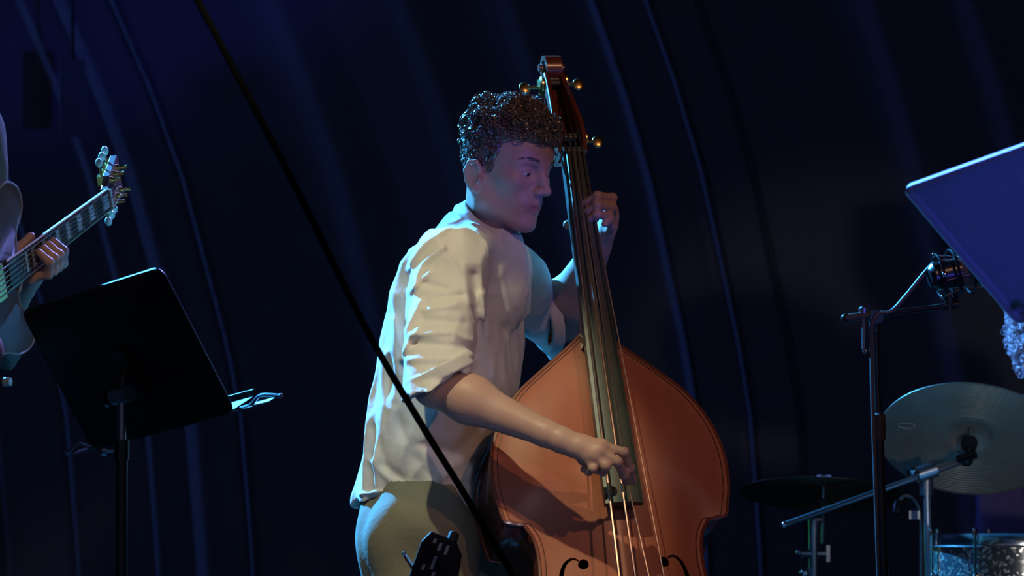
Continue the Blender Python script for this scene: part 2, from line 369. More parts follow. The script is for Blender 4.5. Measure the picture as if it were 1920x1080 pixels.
def add_head(G, H):
    A = H.ax; S = H.s
    E = lambda c, r, k=.01, op='u', ax=None: G.ell(H(*c), [q * S for q in r], A if ax is None else ax, k, op)
    R = lambda a, b, r1, r2, k=.01, op='u': G.rc(H(*a), H(*b), r1 * S, r2 * S, k, op)
    E((-.008, 0, .038), (.094, .075, .086), 0)                       # cranium
    E((.034, 0, .040), (.058, .062, .054), .03)                       # forehead
    E((.030, 0, -.030), (.060, .058, .078), .03)                      # mid face
    for q in (-1, 1):
        R((-.012, q * .056, -.040), (.004, q * .052, -.072), .018, .017, .025)   # ramus
        R((.004, q * .052, -.072), (.066, q * .016, -.100), .017, .016, .022)    # jaw line
        E((.052, q * .044, -.018), (.026, .019, .016), .022)          # cheekbone
        R((.085, q * .010, .021), (.063, q * .050, .022), .0105, .0095, .012)     # brow
    E((.078, 0, -.101), (.018, .021, .017), .016)                     # chin
    E((.068, 0, -.062), (.027, .034, .028), .02)                      # muzzle
    for q in (-1, 1): E((.094, q * .033, .003), (.021, .021, .0145), .012, 's')   # socket
    for q in (-1, 1): E((.069, q * .032, .002), (.0150, .0160, .0145), .006)      # lids
    R((.086, 0, .016), (.099, 0, -.008), .0075, .0085, .012)          # nose
    R((.098, 0, -.008), (.1125, 0, -.029), .0080, .0098, .010)
    for q in (-1, 1):
        E((.099, q * .0120, -.033), (.0105, .0068, .0080), .008)
        E((.101, q * .0075, -.0415), (.005, .0035, .004), .003, 's')
    R((.095, 0, -.040), (.091, 0, -.055), .006, .007, .008)           # philtrum
    for q in (-1, 1):
        R((.0930, 0, -.0615), (.074, q * .029, -.0668), .0046, .0028, .005)
        R((.0915, 0, -.0732), (.075, q * .026, -.0700), .0054, .0028, .006)
        R((.098, 0, -.0672), (.0775, q * .031, -.0690), .0014, .0020, .002, 's')
    for q in (-1, 1):                                                 # eye slit
        R((.0855, q * .021, -.0030), (.0775, q * .0455, -.0015), .0028, .0022, .002, 's')
    for q in (-1, 1):                                                 # ear
        tilt = np.array([unit(H.f * .95 + H.r * q * -.30), unit(H.r * q * .95 + H.f * .30), H.u])
        E((-.016, q * .077, -.027), (.017, .008, .031), .006, 'u', tilt)
        E((-.012, q * .086, -.025), (.010, .006, .019), .004, 's', tilt)
        pts = [(-.002, .080, .012), (-.010, .086, .024), (-.024, .090, .020), (-.030, .090, .002), (-.024, .086, -.018), (-.010, .081, -.030)]
        for i in range(5):
            a, b = pts[i], pts[i + 1]; R((a[0] - .002, q * (a[1] - .001), a[2] - .021), (b[0] - .002, q * (b[1] - .001), b[2] - .021), .0042, .0042, .003)
        E((-.010, q * .079, -.052), (.008, .006, .009), .005)
        R((.000, q * .077, -.027), (-.002, q * .079, -.036), .004, .004, .003)

def add_curls(mb, bases, normals, size, n_turn=1.6, seed=3):
    g = np.random.default_rng(seed)
    for b, n, size in zip(bases, normals, size):
        R = size * g.uniform(.4, .9); L = size * g.uniform(.5, 1.7); ax = unit(n + g.normal(size=3) * .75); x, y, d = frame_of(ax); ph = g.uniform(0, 6.28); tu = g.uniform(.8, n_turn)
        pts = []
        for t in np.linspace(0, 1, 9):
            rr = R * (0.55 + 0.45 * math.sin(math.pi * min(1, t + .2))); pts.append(b - n * .002 + d * L * t + rr * (math.cos(ph + tu * 6.28 * t) * x + math.sin(ph + tu * 6.28 * t) * y) - rr * (math.cos(ph) * x + math.sin(ph) * y))
        mb.tube(pts, [.0015] * 8 + [.0007], 4)

def hair_cap(H, parent, m, height, hairline, curls, seed, curl_size=.008, h=.003):
    """height(f,r,u)->thickness; hairline(f,r,u)>0 where hair grows"""
    lo = H.c - .17 * H.s; hi = H.c + .19 * H.s; G = Grid(lo, hi, h); X, Y, Z = G.ax[0][:, None, None], G.ax[1][None, :, None], G.ax[2][None, None, :]
    x, y, z = X - H.c[0], Y - H.c[1], Z - H.c[2]; f, r, u = [(x * a[0] + y * a[1] + z * a[2]) / H.s for a in H.ax]
    G.ell(H(-.008, 0, .038), [q * H.s for q in (.094, .075, .086)], H.ax, 0); G.ell(H(.034, 0, .040), [q * H.s for q in (.058, .062, .054)], H.ax, .03)
    n1 = G.noise((.014, .014, .014), seed); n2 = G.noise((.008, .008, .008), seed + 1)
    G.F = (G.F - height(f, r, u) * (1 + .30 * n1) - .0022 * n2).astype(np.float32)
    G.F = -smin(-G.F, hairline(f, r, u).astype(np.float32) + .003 * n2, .008)
    o, vs = G.build('hair', m, parent)
    me = o.data; nr = np.zeros(len(vs) * 3, np.float32); me.vertices.foreach_get('normal', nr); nr = nr.reshape(-1, 3)
    L = H.inv(vs); hh = height(L[:, 0], L[:, 1], L[:, 2]); ok = np.where((hairline(L[:, 0], L[:, 1], L[:, 2]) > .004) & (((vs - H.c) * nr).sum(1) > .03))[0]
    pick = rng.choice(ok, size=min(curls, len(ok)), replace=False, p=(hh[ok] + .006) / (hh[ok] + .006).sum())
    mb = MB(); add_curls(mb, vs[pick], nr[pick], curl_size * np.clip(.55 + hh[pick] / .03, .55, 1), seed=seed)
    c = mb.build('curls', m, o); return o

# ------------------------------------------------------------------ the setting
fl = MB(); fl.box((0, -1.2, -0.05), np.eye(3), (7, 6.5, 0.05)); tag(fl.build('floor', FLOORM, smooth=False), 'dark stage floor', None, None, 'structure')

for nm, c, hf in (('wall_back', (0, 4.75, 3.2), (7, .05, 3.3)), ('wall_left', (-7.05, -1.2, 3.2), (.05, 6.0, 3.3)), ('wall_right', (7.05, -1.2, 3.2), (.05, 6.0, 3.3)), ('ceiling', (0, -1.2, 6.55), (7.1, 6.0, .05))):
    m_ = MB(); m_.box(c, np.eye(3), hf); tag(m_.build(nm, mat('stage_black', (.012, .012, .016), .9), smooth=False), None, None, None, 'structure')
def shift(py, k):           # sideways run of the curtain folds against height
    return k * np.interp(py, [-600, -300, 0, 165, 330, 500, 640, 780, 1050, 1700], [-260, -110, 0, 58, 106, 142, 172, 194, 212, 225])
YC = 4.3
sY = (CAM[1] * -1 + YC) / 9.0
ridges = [(-250, 1.3, .030, 22), (-120, 1.3, .025, 18), (40, 1.25, .02, 16), (120, 1.3, .035, 34), (208, 1.28, .045, 11), (520, 1.2, .012, 40), (760, 1.1, .012, 45), (960, 1.0, .012, 40),
          (1113, 1.0, .040, 9), (1192, 1.0, .022, 22), (1213, 1.0, .045, 10), (1310, .98, .034, 8), (1480, .9, .010, 40), (1640, .9, .014, 40), (1830, .9, .014, 40), (2000, .9, .02, 30)]
xs = np.concatenate([np.linspace(-1500, -300, 40, endpoint=False), np.linspace(-300, 2100, 900), np.linspace(2104, 3400, 40)]); ys = np.linspace(-700, 1850, 70)
vv = []
for py in ys:
    pxs = xs + shift(py, 1.05); dep = np.zeros(len(xs))
    for x0, k, A, wd in ridges:
        u = (xs + shift(py, 1.05)) - (x0 + shift(py, k)); dep -= A * np.exp(-(u / (wd * .7)) ** 2)
    dep += .006 * np.sin(xs / 170.0 + 1.0)
    dep[np.abs(xs - 900) > 1300] += .08 * np.sin(xs[np.abs(xs - 900) > 1300] / 40)
    q0 = P(960, py, YC)
    for px, d in zip(pxs, dep): vv.append(((px - 960) / 930 * sY, YC + d, max(0.0, q0[2])))
nx = len(xs); ff = [(i * nx + j, i * nx + j + 1, (i + 1) * nx + j + 1, (i + 1) * nx + j) for i in range(len(ys) - 1) for j in range(nx - 1)]
cur = MB().add(vv, ff).build('stage_curtain', CURTM); so = cur.modifiers.new('thick', 'SOLIDIFY'); so.thickness = .004; so.offset = 1
tag(cur, 'dark navy stage curtain with slanting blue-edged folds', 'curtain')

def box_px(mb, px0, py0, px1, py1, Y, th):
    a, b = P(px0, py1, Y), P(px1, py0, Y); c = (a + b) / 2; mb.box(c, np.eye(3), (abs(b[0] - a[0]) / 2, th / 2, abs(b[2] - a[2]) / 2))
pr = empty('mesh_panel', P(135, 260, 4.0), 'dim grey mesh panel hanging before the curtain above the guitar', 'panel')
m_ = MB(); box_px(m_, 112, 112, 160, 256, 4.0, .02); m_.build('panel_back', mat('panel_cloth', (.05, .05, .07), .8), pr, False)
for i in range(7):
    m_ = MB(); m_.tube([P(113 + i * 7.7, 112, 3.985), P(113 + i * 7.7, 256, 3.985)], .003, 5); m_.build('bar', mat('panel_wire', (.09, .09, .13), .6), pr)
m_ = MB(); m_.tube([P(136, 112, 4.0), P(136, -500, 4.0)], .006, 6); m_.build('hanging_wire', BLACKM, pr)

# ------------------------------------------------------------------ the bass player
TY = 0.07                                           # depth of the trunk
HB = Head(P(948, 314, 0.0), 54, 14, 0)
tf = unit((.91, -.42, 0))                           # facing of the trunk
S_R, E_R, W_R = P(842, 500, -.14), P(816, 722, -.29), P(1046, 822, -.365)
S_L, E_L, W_L = P(965, 525, .19), P(1050, 600, .30), P(1120, 466, .11)
NB = P(912, 436, .03)

def hand(G, wrist, chains, rad, palm_r=.0125, wr=.024):
    for c, r in zip(chains, rad):
        G.rc(wrist + (c[0] - wrist) * .15, c[0], palm_r * 1.25, palm_r, .016)
    for i in range(1, len(chains) - 1):
        a, b = chains[i][0], chains[i + 1][0]; G.rc(a, b, palm_r * .95, palm_r * .9, .01); G.rc(wrist + (a - wrist) * .55, wrist + (b - wrist) * .55, palm_r * 1.05, palm_r * 1.0, .012)
    for c, r in zip(chains, rad):
        n = len(c); rs = np.linspace(r * 1.08, r * .86, n)
        for i in range(n - 1): G.rc(c[i], c[i + 1], rs[i], rs[i + 1], .0035 if i else .007)
        for j in c[1:-1]: G.ell(j, (r * 1.12,) * 3, None, .003)
def pts(l): return [P(*q) for q in l]
# right hand plucking: thumb, index, middle, ring, little
RH = [pts([(1072, 838, -.34), (1094, 862, -.315), (1116, 872, -.30), (1136, 874, -.295)]),
      pts([(1128, 836, -.375), (1170, 848, -.375), (1181, 878, -.345), (1188, 903, -.308)]),
      pts([(1124, 846, -.385), (1158, 866, -.39), (1170, 890, -.355), (1174, 904, -.315)]),
      pts([(1114, 854, -.385), (1136, 874, -.395), (1130, 884, -.365), (1118, 882, -.350)]),
      pts([(1100, 856, -.378), (1112, 878, -.39), (1104, 884, -.368), (1094, 880, -.352)])]
# left hand stopping the strings: thumb behind the neck
LH = [pts([(1124, 450, .08), (1104, 436, .065), (1082, 428, .052), (1064, 421, .045)]),
      pts([(1146, 394, .055), (1148, 371, .000), (1120, 367, -.030), (1097, 381, -.012)]),
      pts([(1146, 408, .055), (1147, 388, -.003), (1120, 384, -.035), (1100, 397, -.018)]),
      pts([(1143, 424, .055), (1142, 406, -.008), (1120, 402, -.036), (1104, 413, -.022)]),
      pts([(1138, 438, .060), (1146, 424, .010), (1141, 413, -.012), (1134, 420, -.024)])]
G = Grid((-.28, -.46, P(0, 960, 0)[2]), (.29, .42, P(0, 165, 0)[2] + .03), .0026)
add_head(G, HB)
nk0 = HB(-.022, 0, -.045)
G.rc(nk0, NB, .052, .048, .03)
G.rc(HB(.020, 0, -.085), NB + (.018, -.008, -.012), .028, .026, .03)
for q in (-1, 1): G.rc(HB(-.016, q * .060, -.045), NB + tf * .022 - (0, 0, .01), .012, .010, .014)
G.ell(HB(.030, 0, -.135), (.012, .012, .016), HB.ax, .014)
# chest core under the shirt, shoulders and arms
ch = P(868, 560, TY)
G.rc(NB + (-.02, .02, -.05), ch, .05, .085, .03); G.rc(NB + (-.02, .01, -.05), S_R, .045, .05, .03); G.rc(NB + (-.02, .03, -.05), S_L, .045, .05, .03); G.rc(ch, P(845, 700, TY), .085, .085, .04)
G.rc(S_R, E_R, .050, .041, .03); G.rc(S_L, E_L, .048, .040, .03)
fr = W_R - E_R
G.rc(E_R, E_R + fr * .28, .041, .044, .02); G.rc(E_R + fr * .28, E_R + fr * .9, .044, .026, .02); G.rc(E_R + fr * .9, W_R, .026, .025, .01)
G.ell(E_R + fr * .28 + (0, 0, .004), (.06, .041, .041), frame_of(fr)[::-1], .02)
fl_ = W_L - E_L
G.rc(E_L, E_L + fl_ * .30, .046, .049, .02); G.rc(E_L + fl_ * .30, W_L, .049, .028, .02)
hand(G, W_R, RH, [.0105, .0092, .0094, .0090, .0080]); hand(G, W_L, LH, [.0108, .0094, .0094, .009, .0082])
person, vs = G.build('person', SKIN, None, 1)
tag(person, 'man in a loose white collarless shirt plucking a double bass', 'person')
L = HB.inv(vs)
lip = np.clip(1 - np.maximum(np.abs(L[:, 2] + .0672) / .0095, np.abs(L[:, 1]) / .030) ** 4, 0, 1) * (L[:, 0] > .066)
at = person.data.attributes.new('tint', 'FLOAT', 'POINT'); at.data.foreach_set('value', (lip * .6).astype(np.float32))
del G

# shirt
def D2(G, poly):          # distance in the x-z plane to a polyline given in pixels (projected at the trunk's depth)
    X, Z = G.ax[0][:, None], G.ax[2][None, :]; d = np.full((len(G.ax[0]), len(G.ax[2])), 9.0, np.float32); p = [P(a, b, -.1) for a, b in poly]
    for a, b in zip(p[:-1], p[1:]):
        ab = (b - a)[[0, 2]]; t = np.clip(((X - a[0]) * ab[0] + (Z - a[2]) * ab[1]) / (ab @ ab + 1e-9), 0, 1); d = np.minimum(d, np.sqrt((X - a[0] - t * ab[0]) ** 2 + (Z - a[2] - t * ab[1]) ** 2))
    return d
G = Grid((-.335, -.44, P(0, 1010, 0)[2]), (.14, .42, P(0, 362, 0)[2]), .0032)
tab = [(1005, 792, .128, .165), (950, 795, .128, .168), (930, 796, .128, .170), (870, 806, .126, .172), (800, 820, .130, .176), (720, 842, .136, .182), (640, 852, .132, .186), (560, 858, .116, .186), (500, 862, .092, .180), (465, 868, .074, .158), (440, 876, .058, .120), (415, 886, .044, .080), (395, 893, .030, .05)]
zs = [P(0, t[0], TY)[2] for t in tab]
hx, hz = zip(*[(P(a, b, -.03)[0], P(a, b, -.03)[2]) for a, b in ((640, 946), (667, 941), (700, 937), (740, 926), (790, 924), (830, 938), (870, 954), (920, 974), (960, 985))])
cut = lambda X, Y, Z: (np.interp(X, hx, hz) + .004 * np.sin((X + Y) * 60) - Z).astype(np.float32)
G.loft(zs, [P(t[1], t[0], TY)[0] for t in tab], [TY] * len(tab), [t[2] for t in tab], [t[3] for t in tab], tf, 0.0, cut, pw=2.2)
# shoulders, sleeves
G.rc(NB + (-.01, 0, -.025), S_R + (0, 0, .008), .052, .062, .05); G.rc(NB + (-.01, 0.03, -.03), S_L, .05, .060, .05)
cnR = unit((.46, .04, -.88)); cpR = P(834, 716, -.30)
G.rc(S_R, E_R + (E_R - S_R) * .25 + (0.004, 0, 0), .072, .070, .035, 'u', (cpR, cnR))
cpL = P(1034, 588, .27); cnL = unit((.80, .25, .22))
G.rc(S_L, E_L + (E_L - S_L) * .4, .070, .070, .03, 'u', (cpL, cnL))
# collar stand
cn = unit((.60, -.28, .75)); cc = P(917, 424, .02)
X, Y, Z = G.ax[0][:, None, None], G.ax[1][None, :, None], G.ax[2][None, None, :]
def ring(c, axd, R, rr, hh, k, squash=None):
    x, y, z = X - c[0], Y - c[1], Z - c[2]; t = x * axd[0] + y * axd[1] + z * axd[2]
    rad = np.sqrt(np.maximum(x * x + y * y + z * z - t * t, 0)); d = np.maximum(np.abs(rad - R) - rr, np.abs(t) - hh)
    G.F = smin(G.F, d.astype(np.float32), k)
cx_ = unit(np.cross(cn, (0, 1, 0)))
G.rc(cc - cn * .035 + tf * .03, P(925, 545, .03), .045, .075, .05)
G.ell(cc - cn * .022, (.078, .078, .030), np.array([cx_, np.cross(cn, cx_), cn]), .05)
# rolled cuffs
def cuff(c, n, R, hh):
    ring(c - n * hh, n, R, .006, hh, .006); ring(c - n * .004, n, R + .003, .006, .005, .004)
axR = E_R + (E_R - S_R) * .02
# soft folds

n1 = G.noise((.055, .055, .11), 21); n2 = G.noise((.03, .03, .055), 22); n3 = G.noise((.075, .075, .075), 23)
zf = np.clip((G.ax[2] - zs[0]) / .04, 0, 1)[None, None, :].astype(np.float32)
G.F += (.0085 * np.abs(n1) + .0052 * np.abs(n2) + .004 * n3 - .0065)
front = np.clip((.06 - G.ax[1]) / .06, 0, 1)[None, :, None].astype(np.float32)
folds = [([(848, 428), (800, 462), (767, 503)], 6, 5), ([(832, 473), (795, 501), (768, 555)], 6, 6), ([(808, 520), (772, 555), (763, 602)], 6, 6), ([(790, 578), (765, 632)], 7, 6), ([(786, 630), (757, 673)], 7, 7),
         ([(795, 540), (838, 552)], 7, -5), ([(824, 570), (868, 566)], 8, -6), ([(798, 592), (856, 584)], 6, 4), ([(800, 612), (872, 618)], 7, -4), ([(781, 655), (830, 662), (884, 664)], 9, -8), ([(772, 640), (850, 636), (885, 650)], 6, 5), ([(770, 686), (830, 688), (885, 676)], 7, 5),
         ([(888, 525), (894, 585), (895, 690)], 11, -9), ([(872, 505), (880, 580)], 7, 3), ([(918, 640), (915, 720)], 9, -4), ([(925, 560), (950, 640), (965, 700)], 9, -5), ([(940, 500), (962, 600), (975, 700)], 5, 4), ([(905, 560), (925, 700)], 8, 5),
         ([(735, 600), (742, 690), (738, 760)], 10, 4), ([(722, 660), (715, 760), (705, 860)], 8, 4), ([(700, 800), (720, 870), (760, 905)], 9, -5), ([(690, 860), (730, 900), (790, 915)], 7, 4), ([(820, 900), (870, 860), (915, 840)], 10, 5), ([(780, 830), (850, 850), (900, 800)], 12, -4), ([(840, 920), (890, 900), (918, 880)], 7, -4), ([(740, 760), (770, 850), (820, 905)], 10, -4),
         ([(672, 925), (740, 918), (790, 912), (850, 935), (915, 962)], 3, 4), ([(1000, 540), (1015, 600), (1010, 635)], 6, 4), ([(985, 540), (1000, 620)], 6, -4)]
for poly, wd, amp in folds:
    d = D2(G, poly) * 930 / wd; G.F -= (amp * .001 * np.exp(-d * d))[:, None, :].astype(np.float32) * front
ring(cc - cn * .006, cn, .0660, .0046, .016, .010)
def lobed(c, n, R, hh, m):
    ring(c - n * hh, n, R, m, hh, .005)
lobed(cpR + np.array([-.004, 0, .004]), cnR, .062, .014, .007)
lobed(cpL + np.array([0, .01, .0]), cnL, .072, .014, .006)
# hollow neck and cuffs
G.rc(cc - cn * .05, cc + cn * .15, .0605, .0605, .003, 's', (cc - cn * .016, -cn))
G.rc(cpR - cnR * .10, cpR + cnR * .15, .050, .052, .004, 's', (cpR - cnR * .012, -cnR)); G.rc(cpL - cnL * .10, cpL + cnL * .15, .060, .062, .004, 's', (cpL - cnL * .022, -cnL))
shirt, _ = G.build('shirt', SHIRT, person, 1); shirt['label'] = 'loose white collarless linen shirt with rolled sleeves'
del G
m_ = MB()
for px, py in ((962, 500), (971, 560), (978, 622)):
    m_.lathe([(.0, .003), (.004, .003), (.005, 0), (.005, -.004)], P(px, py, -.075), (.6, -.8, 0), 10)

# trousers and shoes
hipR, hipL = P(795, 1010, -.055), P(850, 1010, .13)
kR, kL = np.array([hipR[0] + .02, -.12, .47]), np.array([hipL[0] + .10, .14, .47]); aR, aL = np.array([hipR[0] + .00, -.08, .09]), np.array([hipL[0] + .10, .20, .09])
G = Grid((-.40, -.32, .04), (.22, .42, P(0, 905, 0)[2]), .005)
tz = [hipR[2] - .08, hipR[2], P(0, 950, 0)[2], P(0, 910, 0)[2]]
G.loft(tz, [P(800, 1000, TY)[0]] * 2 + [P(795, 950, TY)[0]] * 2, [TY] * 4, [.115, .122, .116, .11], [.16, .175, .168, .16], tf, 0)
G.rc(hipR, kR, .112, .080, .05); G.rc(hipL, kL, .095, .074, .05); G.rc(kR, aR, .074, .058, .03); G.rc(kL, aL, .074, .058, .03)
G.ell(P(770, 1010, .02), (.085, .15, .10), np.array([tf, unit((.42, .91, 0)), (0, 0, 1)]), .05)
n1 = G.noise((.05, .05, .12), 31); n2 = G.noise((.03, .03, .05), 32); G.F += (.006 * np.abs(n1) + .003 * n2 - .002)
tr, _ = G.build('trousers', TROUS, person, 1); tr['label'] = 'olive grey trousers'; del G
for a in (aR, aL):
    G = Grid(a - (.12, .14, .095), a + (.27, .14, .06), .005); fd = unit((.85, -.5, 0)); b = np.array([a[0], a[1], .045])
    G.rc(a + (0, 0, -.01), b, .045, .042, .02); G.rc(b - fd * .03, b + fd * .16, .042, .036, .02); G.ell(b + fd * .15, (.06, .045, .034), np.array([fd, unit(np.cross((0, 0, 1), fd)), (0, 0, 1)]), .02)
    Zb = G.ax[2][None, None, :]; G.F = np.maximum(G.F, .002 - Zb); s_, _ = G.build('shoe', SHOE, person)

# eyes, brows, hair
for q in (-1, 1):
    c = HB(.0692, q * .032, .0015); e = MB().ball(c, .0140, 12).build('eye', EYEW, person)
    g = unit(HB.f * .93 - HB.u * .30 + HB.r * -.10); MB().ball(c + g * .0092, .0062, 8).build('iris', IRIS, e)
    mb = MB()
    for i in range(70):
        t = random.random(); base = HB(.094 - .026 * t ** 1.6, q * (.012 + .040 * t), .0225 + .007 * math.sin(t * 2.6) + random.uniform(-.003, .003)); d = unit(HB.r * q * .8 + HB.u * (.5 - .7 * t) + HB.f * .15)
        mb.tube([base - HB.f * .002, base + d * .005 + HB.f * .001, base + d * .010 - HB.f * .001], [.0008, .0007, .0003], 4)
    mb.build('eyebrow', HAIR, person)
def hb_height(f, r, u):
    top = np.clip((u - .045) / .06, 0, 1); fr_ = np.clip((f + .02) / .08, 0, 1)
    return .0035 + .0185 * top * (.85 + .15 * fr_)
def hb_line(f, r, u):
    ar = np.abs(r)
    front = .082 + np.clip(ar - .02, 0, 1) * -.10 - f * 0                        # hairline height on the brow
    lim = np.where(f > .030, .074 - .25 * np.clip(ar - .030, 0, 1), 0)
    side = np.interp(f, [-.12, -.075, -.05, -.034, -.014, .006, .016, .024, .034, .060, .12], [-.078, -.072, -.052, -.018, .012, -.010, -.024, .012, .044, .062, .066]).astype(np.float32)
    return u - side
hair = hair_cap(HB, person, HAIR, hb_height, hb_line, 3200, 41, .0080); hair['label'] = 'short curly brown hair'

# ------------------------------------------------------------------ the double bass
A_, B_ = P(1077, 285, .03), P(1173, 940, -.27); bu = A_ - B_; BL = np.linalg.norm(bu); bu /= BL
_s = math.radians(13); n0 = np.array([math.sin(_s), -math.cos(_s), 0]); bn = unit(n0 - bu * (n0 @ bu)); br = np.cross(bu, bn)
def bw(a, b, c): return B_ + br * a + bu * b + bn * c
half = [(.0, .402), (.022, .398), (.05, .372), (.085, .343), (.13, .306), (.17, .270), (.205, .222), (.228, .170), (.238, .118), (.237, .062), (.229, .024)]
h2 = [(.186, -.004), (.170, -.034), (.164, -.075), (.167, -.125), (.178, -.175), (.196, -.215), (.225, -.240)]
h3 = [(.256, -.262), (.278, -.300), (.305, -.37), (.318, -.44), (.315, -.51), (.290, -.58), (.240, -.64), (.16, -.685), (.08, -.70), (.0, -.702)]
def sp2(l, n=5): return [(p[0], p[1]) for p in spline([(a, b, 0) for a, b in l], n)]
hl = sp2(half, 5) + [(.226, .008), (.222, .003)] + [(.205, -.001)] + sp2(h2, 5) + [(.246, -.252), (.250, -.258)] + sp2(h3, 5)
hl = [(max(a, 0), b) for a, b in hl]
edge_c = lambda b: -.085 + .075 * b
_o = np.array([(a, b) for a, b in hl] + [(-a, b) for a, b in hl[::-1]])
def arch(a, b, w):                        # rise of the belly over the edge plane, from the distance to the outline
    p0, p1 = _o[:-1], _o[1:]; ab = p1 - p0; q = np.array([a, b]) - p0; t = np.clip((q * ab).sum(1) / ((ab ** 2).sum(1) + 1e-12), 0, 1)
    d = np.sqrt(((q - ab * t[:, None]) ** 2).sum(1).min()); return .027 * (1 - math.exp(-(d / .085) ** 1.6))
bass = empty('double_bass', bw(0, -.70, -.1) * (1, 1, 0), 'orange-red double bass leaning against the man in the white shirt', 'double bass')
def plate(off, sign, thick):
    T = np.concatenate([np.linspace(-1, 1, 41)]); V = []; Fq = []
    for a, b in hl:
        for t in T: V.append(bw(a * t, b, (edge_c(b) if sign > 0 else edge_c(b) - .185) + off + sign * arch(a * t, b, a) * (1 if sign > 0 else .15)))
    n = len(T)
    for i in range(len(hl) - 1):
        for j in range(n - 1): Fq.append((i * n + j, i * n + j + 1, (i + 1) * n + j + 1, (i + 1) * n + j))
    return V, Fq, n
# belly, with the f-holes cut through it
V, Fq, n = plate(0, 1, 0); nv = len(V); V2 = [v - bn * .006 for v in V]; Fs = list(Fq) + [tuple(i + nv for i in q[::-1]) for q in Fq]
rows = len(hl)
for i in range(rows - 1):
    for j in (0, n - 1): Fs.append((i * n + j, (i + 1) * n + j, nv + (i + 1) * n + j, nv + i * n + j))
belly = MB().add(np.array(V + V2), Fs).build('belly', VARN, bass)
def fhole(sg):
    ax = [(.090, -.0895), (.098, -.0845), (.108, -.086), (.119, -.097), (.127, -.122), (.130, -.160), (.133, -.20), (.140, -.232), (.152, -.250), (.163, -.2515), (.172, -.246)]
    wd = [.0030, .0045, .0060, .0075, .0095, .0105, .0095, .0075, .006, .0045, .003]
    p = [V3((a, b, 0)) for a, b in ax]; sp = spline(p, 4); ws = np.interp(np.linspace(0, len(ax) - 1, len(sp)), range(len(ax)), wd); L1, L2 = [], []
    for i, q in enumerate(sp):
        t = unit(sp[min(i + 1, len(sp) - 1)] - sp[max(i - 1, 0)]); nn = np.array([-t[1], t[0], 0]); L1.append(q + nn * ws[i] * .5); L2.append(q - nn * ws[i] * .5)
    mb = MB(); loop = [(sg * q[0], q[1]) for q in L1 + L2[::-1]]
    mb.prism(loop, bw, -.14, -.02)
    def disc(c, r): return [(sg * (c[0] + r * math.cos(t)), c[1] + r * math.sin(t)) for t in np.linspace(0, 2 * math.pi, 20, endpoint=False)]
    return mb, disc((.0815, -.0975), .0105), disc((.174, -.2335), .0135)
cutters = []
for sg in (-1, 1):
    mb, d1, d2 = fhole(sg); cutters.append(mb)
    for d in (d1, d2): q = MB(); q.prism(d, bw, -.14, -.02); cutters.append(q)
for q in cutters:
    co = q.build('cutter', BLACKH, None, False); md = belly.modifiers.new('cut', 'BOOLEAN'); md.operation = 'DIFFERENCE'; md.object = co; md.solver = 'EXACT'
    dg = bpy.context.evaluated_depsgraph_get(); me = bpy.data.meshes.new_from_object(belly.evaluated_get(dg)); belly.modifiers.clear()
    if len(me.polygons) > 500: belly.data = me
    bpy.data.objects.remove(co, do_unlink=True)
belly.data.materials.clear(); belly.data.materials.append(VARN)
belly.data.polygons.foreach_set('material_index', np.zeros(len(belly.data.polygons), np.int32))
belly.data.shade_smooth(); belly.data.set_sharp_from_angle(angle=math.radians(40))
# ribs (sides) and back
full = [(a, b) for a, b in hl] + [(-a, b) for a, b in hl[::-1]][1:-1]
inset = [(a * .972, b * .99 if b > 0 else b * .992) for a, b in full]
Vr = [bw(a, b, edge_c(b) - .004) for a, b in inset] + [bw(a, b, edge_c(b) - .182) for a, b in inset]; m = len(inset)
ribs = MB().add(Vr, [(i, (i + 1) % m, m + (i + 1) % m, m + i) for i in range(m)]).build('ribs', mat('bass_rib_shaded', (.07, .018, .010), .35, coat=.3), bass); so = ribs.modifiers.new('t', 'SOLIDIFY'); so.thickness = .003  # varnish darkened on the ribs, shade on the sides put into the colour
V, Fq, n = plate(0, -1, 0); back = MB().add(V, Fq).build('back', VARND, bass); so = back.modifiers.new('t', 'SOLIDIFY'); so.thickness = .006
# purfling: a dark inlaid line just inside the edge
mb = MB()
for sg in (-1, 1):
    line = []
    for a, b in hl:
        if a < .03: continue
        aa = a - .011; line.append(bw(sg * aa, b, edge_c(b) + arch(aa, b, a) + .0006))
    mb.tube(line, .0011, 4)
mb.build('purfling', PURF, bass)
# rounded edge bead
mb = MB()
for sg in (-1, 1): mb.tube([bw(sg * a, b, edge_c(b) - .003) for a, b in hl], .0048, 6)
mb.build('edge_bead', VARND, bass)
# neck, heel and fingerboard
def fbw(b): return np.interp(b, [0, BL], [.0385, .0232])
mb = MB(); Vf = []; nn_ = 13
bs = np.linspace(0, BL, 30)
for b in bs:
    for t in np.linspace(-1, 1, nn_): Vf.append(bw(fbw(b) * t, b, -.0075 * t * t * (fbw(b) / .0385)))
    for t in (1, -1): Vf.append(bw(fbw(b) * t, b, -.026 if b > .02 else -.022))
r = nn_ + 2; Ff = []
for i in range(len(bs) - 1):
    for j in range(r): Ff.append((i * r + j, i * r + (j + 1) % r, (i + 1) * r + (j + 1) % r, (i + 1) * r + j))
Ff += [tuple(range(r)), tuple(range((len(bs) - 1) * r, len(bs) * r))[::-1]]
mb.add(Vf, Ff).build('fingerboard', EBONY, bass)
Vn = []; bs = np.concatenate([np.linspace(.36, .44, 8), np.linspace(.46, BL + .01, 14)])
for b in bs:
    dpt = np.interp(b, [.36, .40, .44, .48, BL], [.17, .10, .062, .046, .040]); wn = fbw(b) * .97
    for t in np.linspace(0, math.pi, 11): Vn.append(bw(wn * math.cos(t), b, -.024 - (dpt - .02) * math.sin(t) ** .8))
Fn = []
for i in range(len(bs) - 1):
    for j in range(11): Fn.append((i * 11 + j, i * 11 + (j + 1) % 11, (i + 1) * 11 + (j + 1) % 11, (i + 1) * 11 + j))
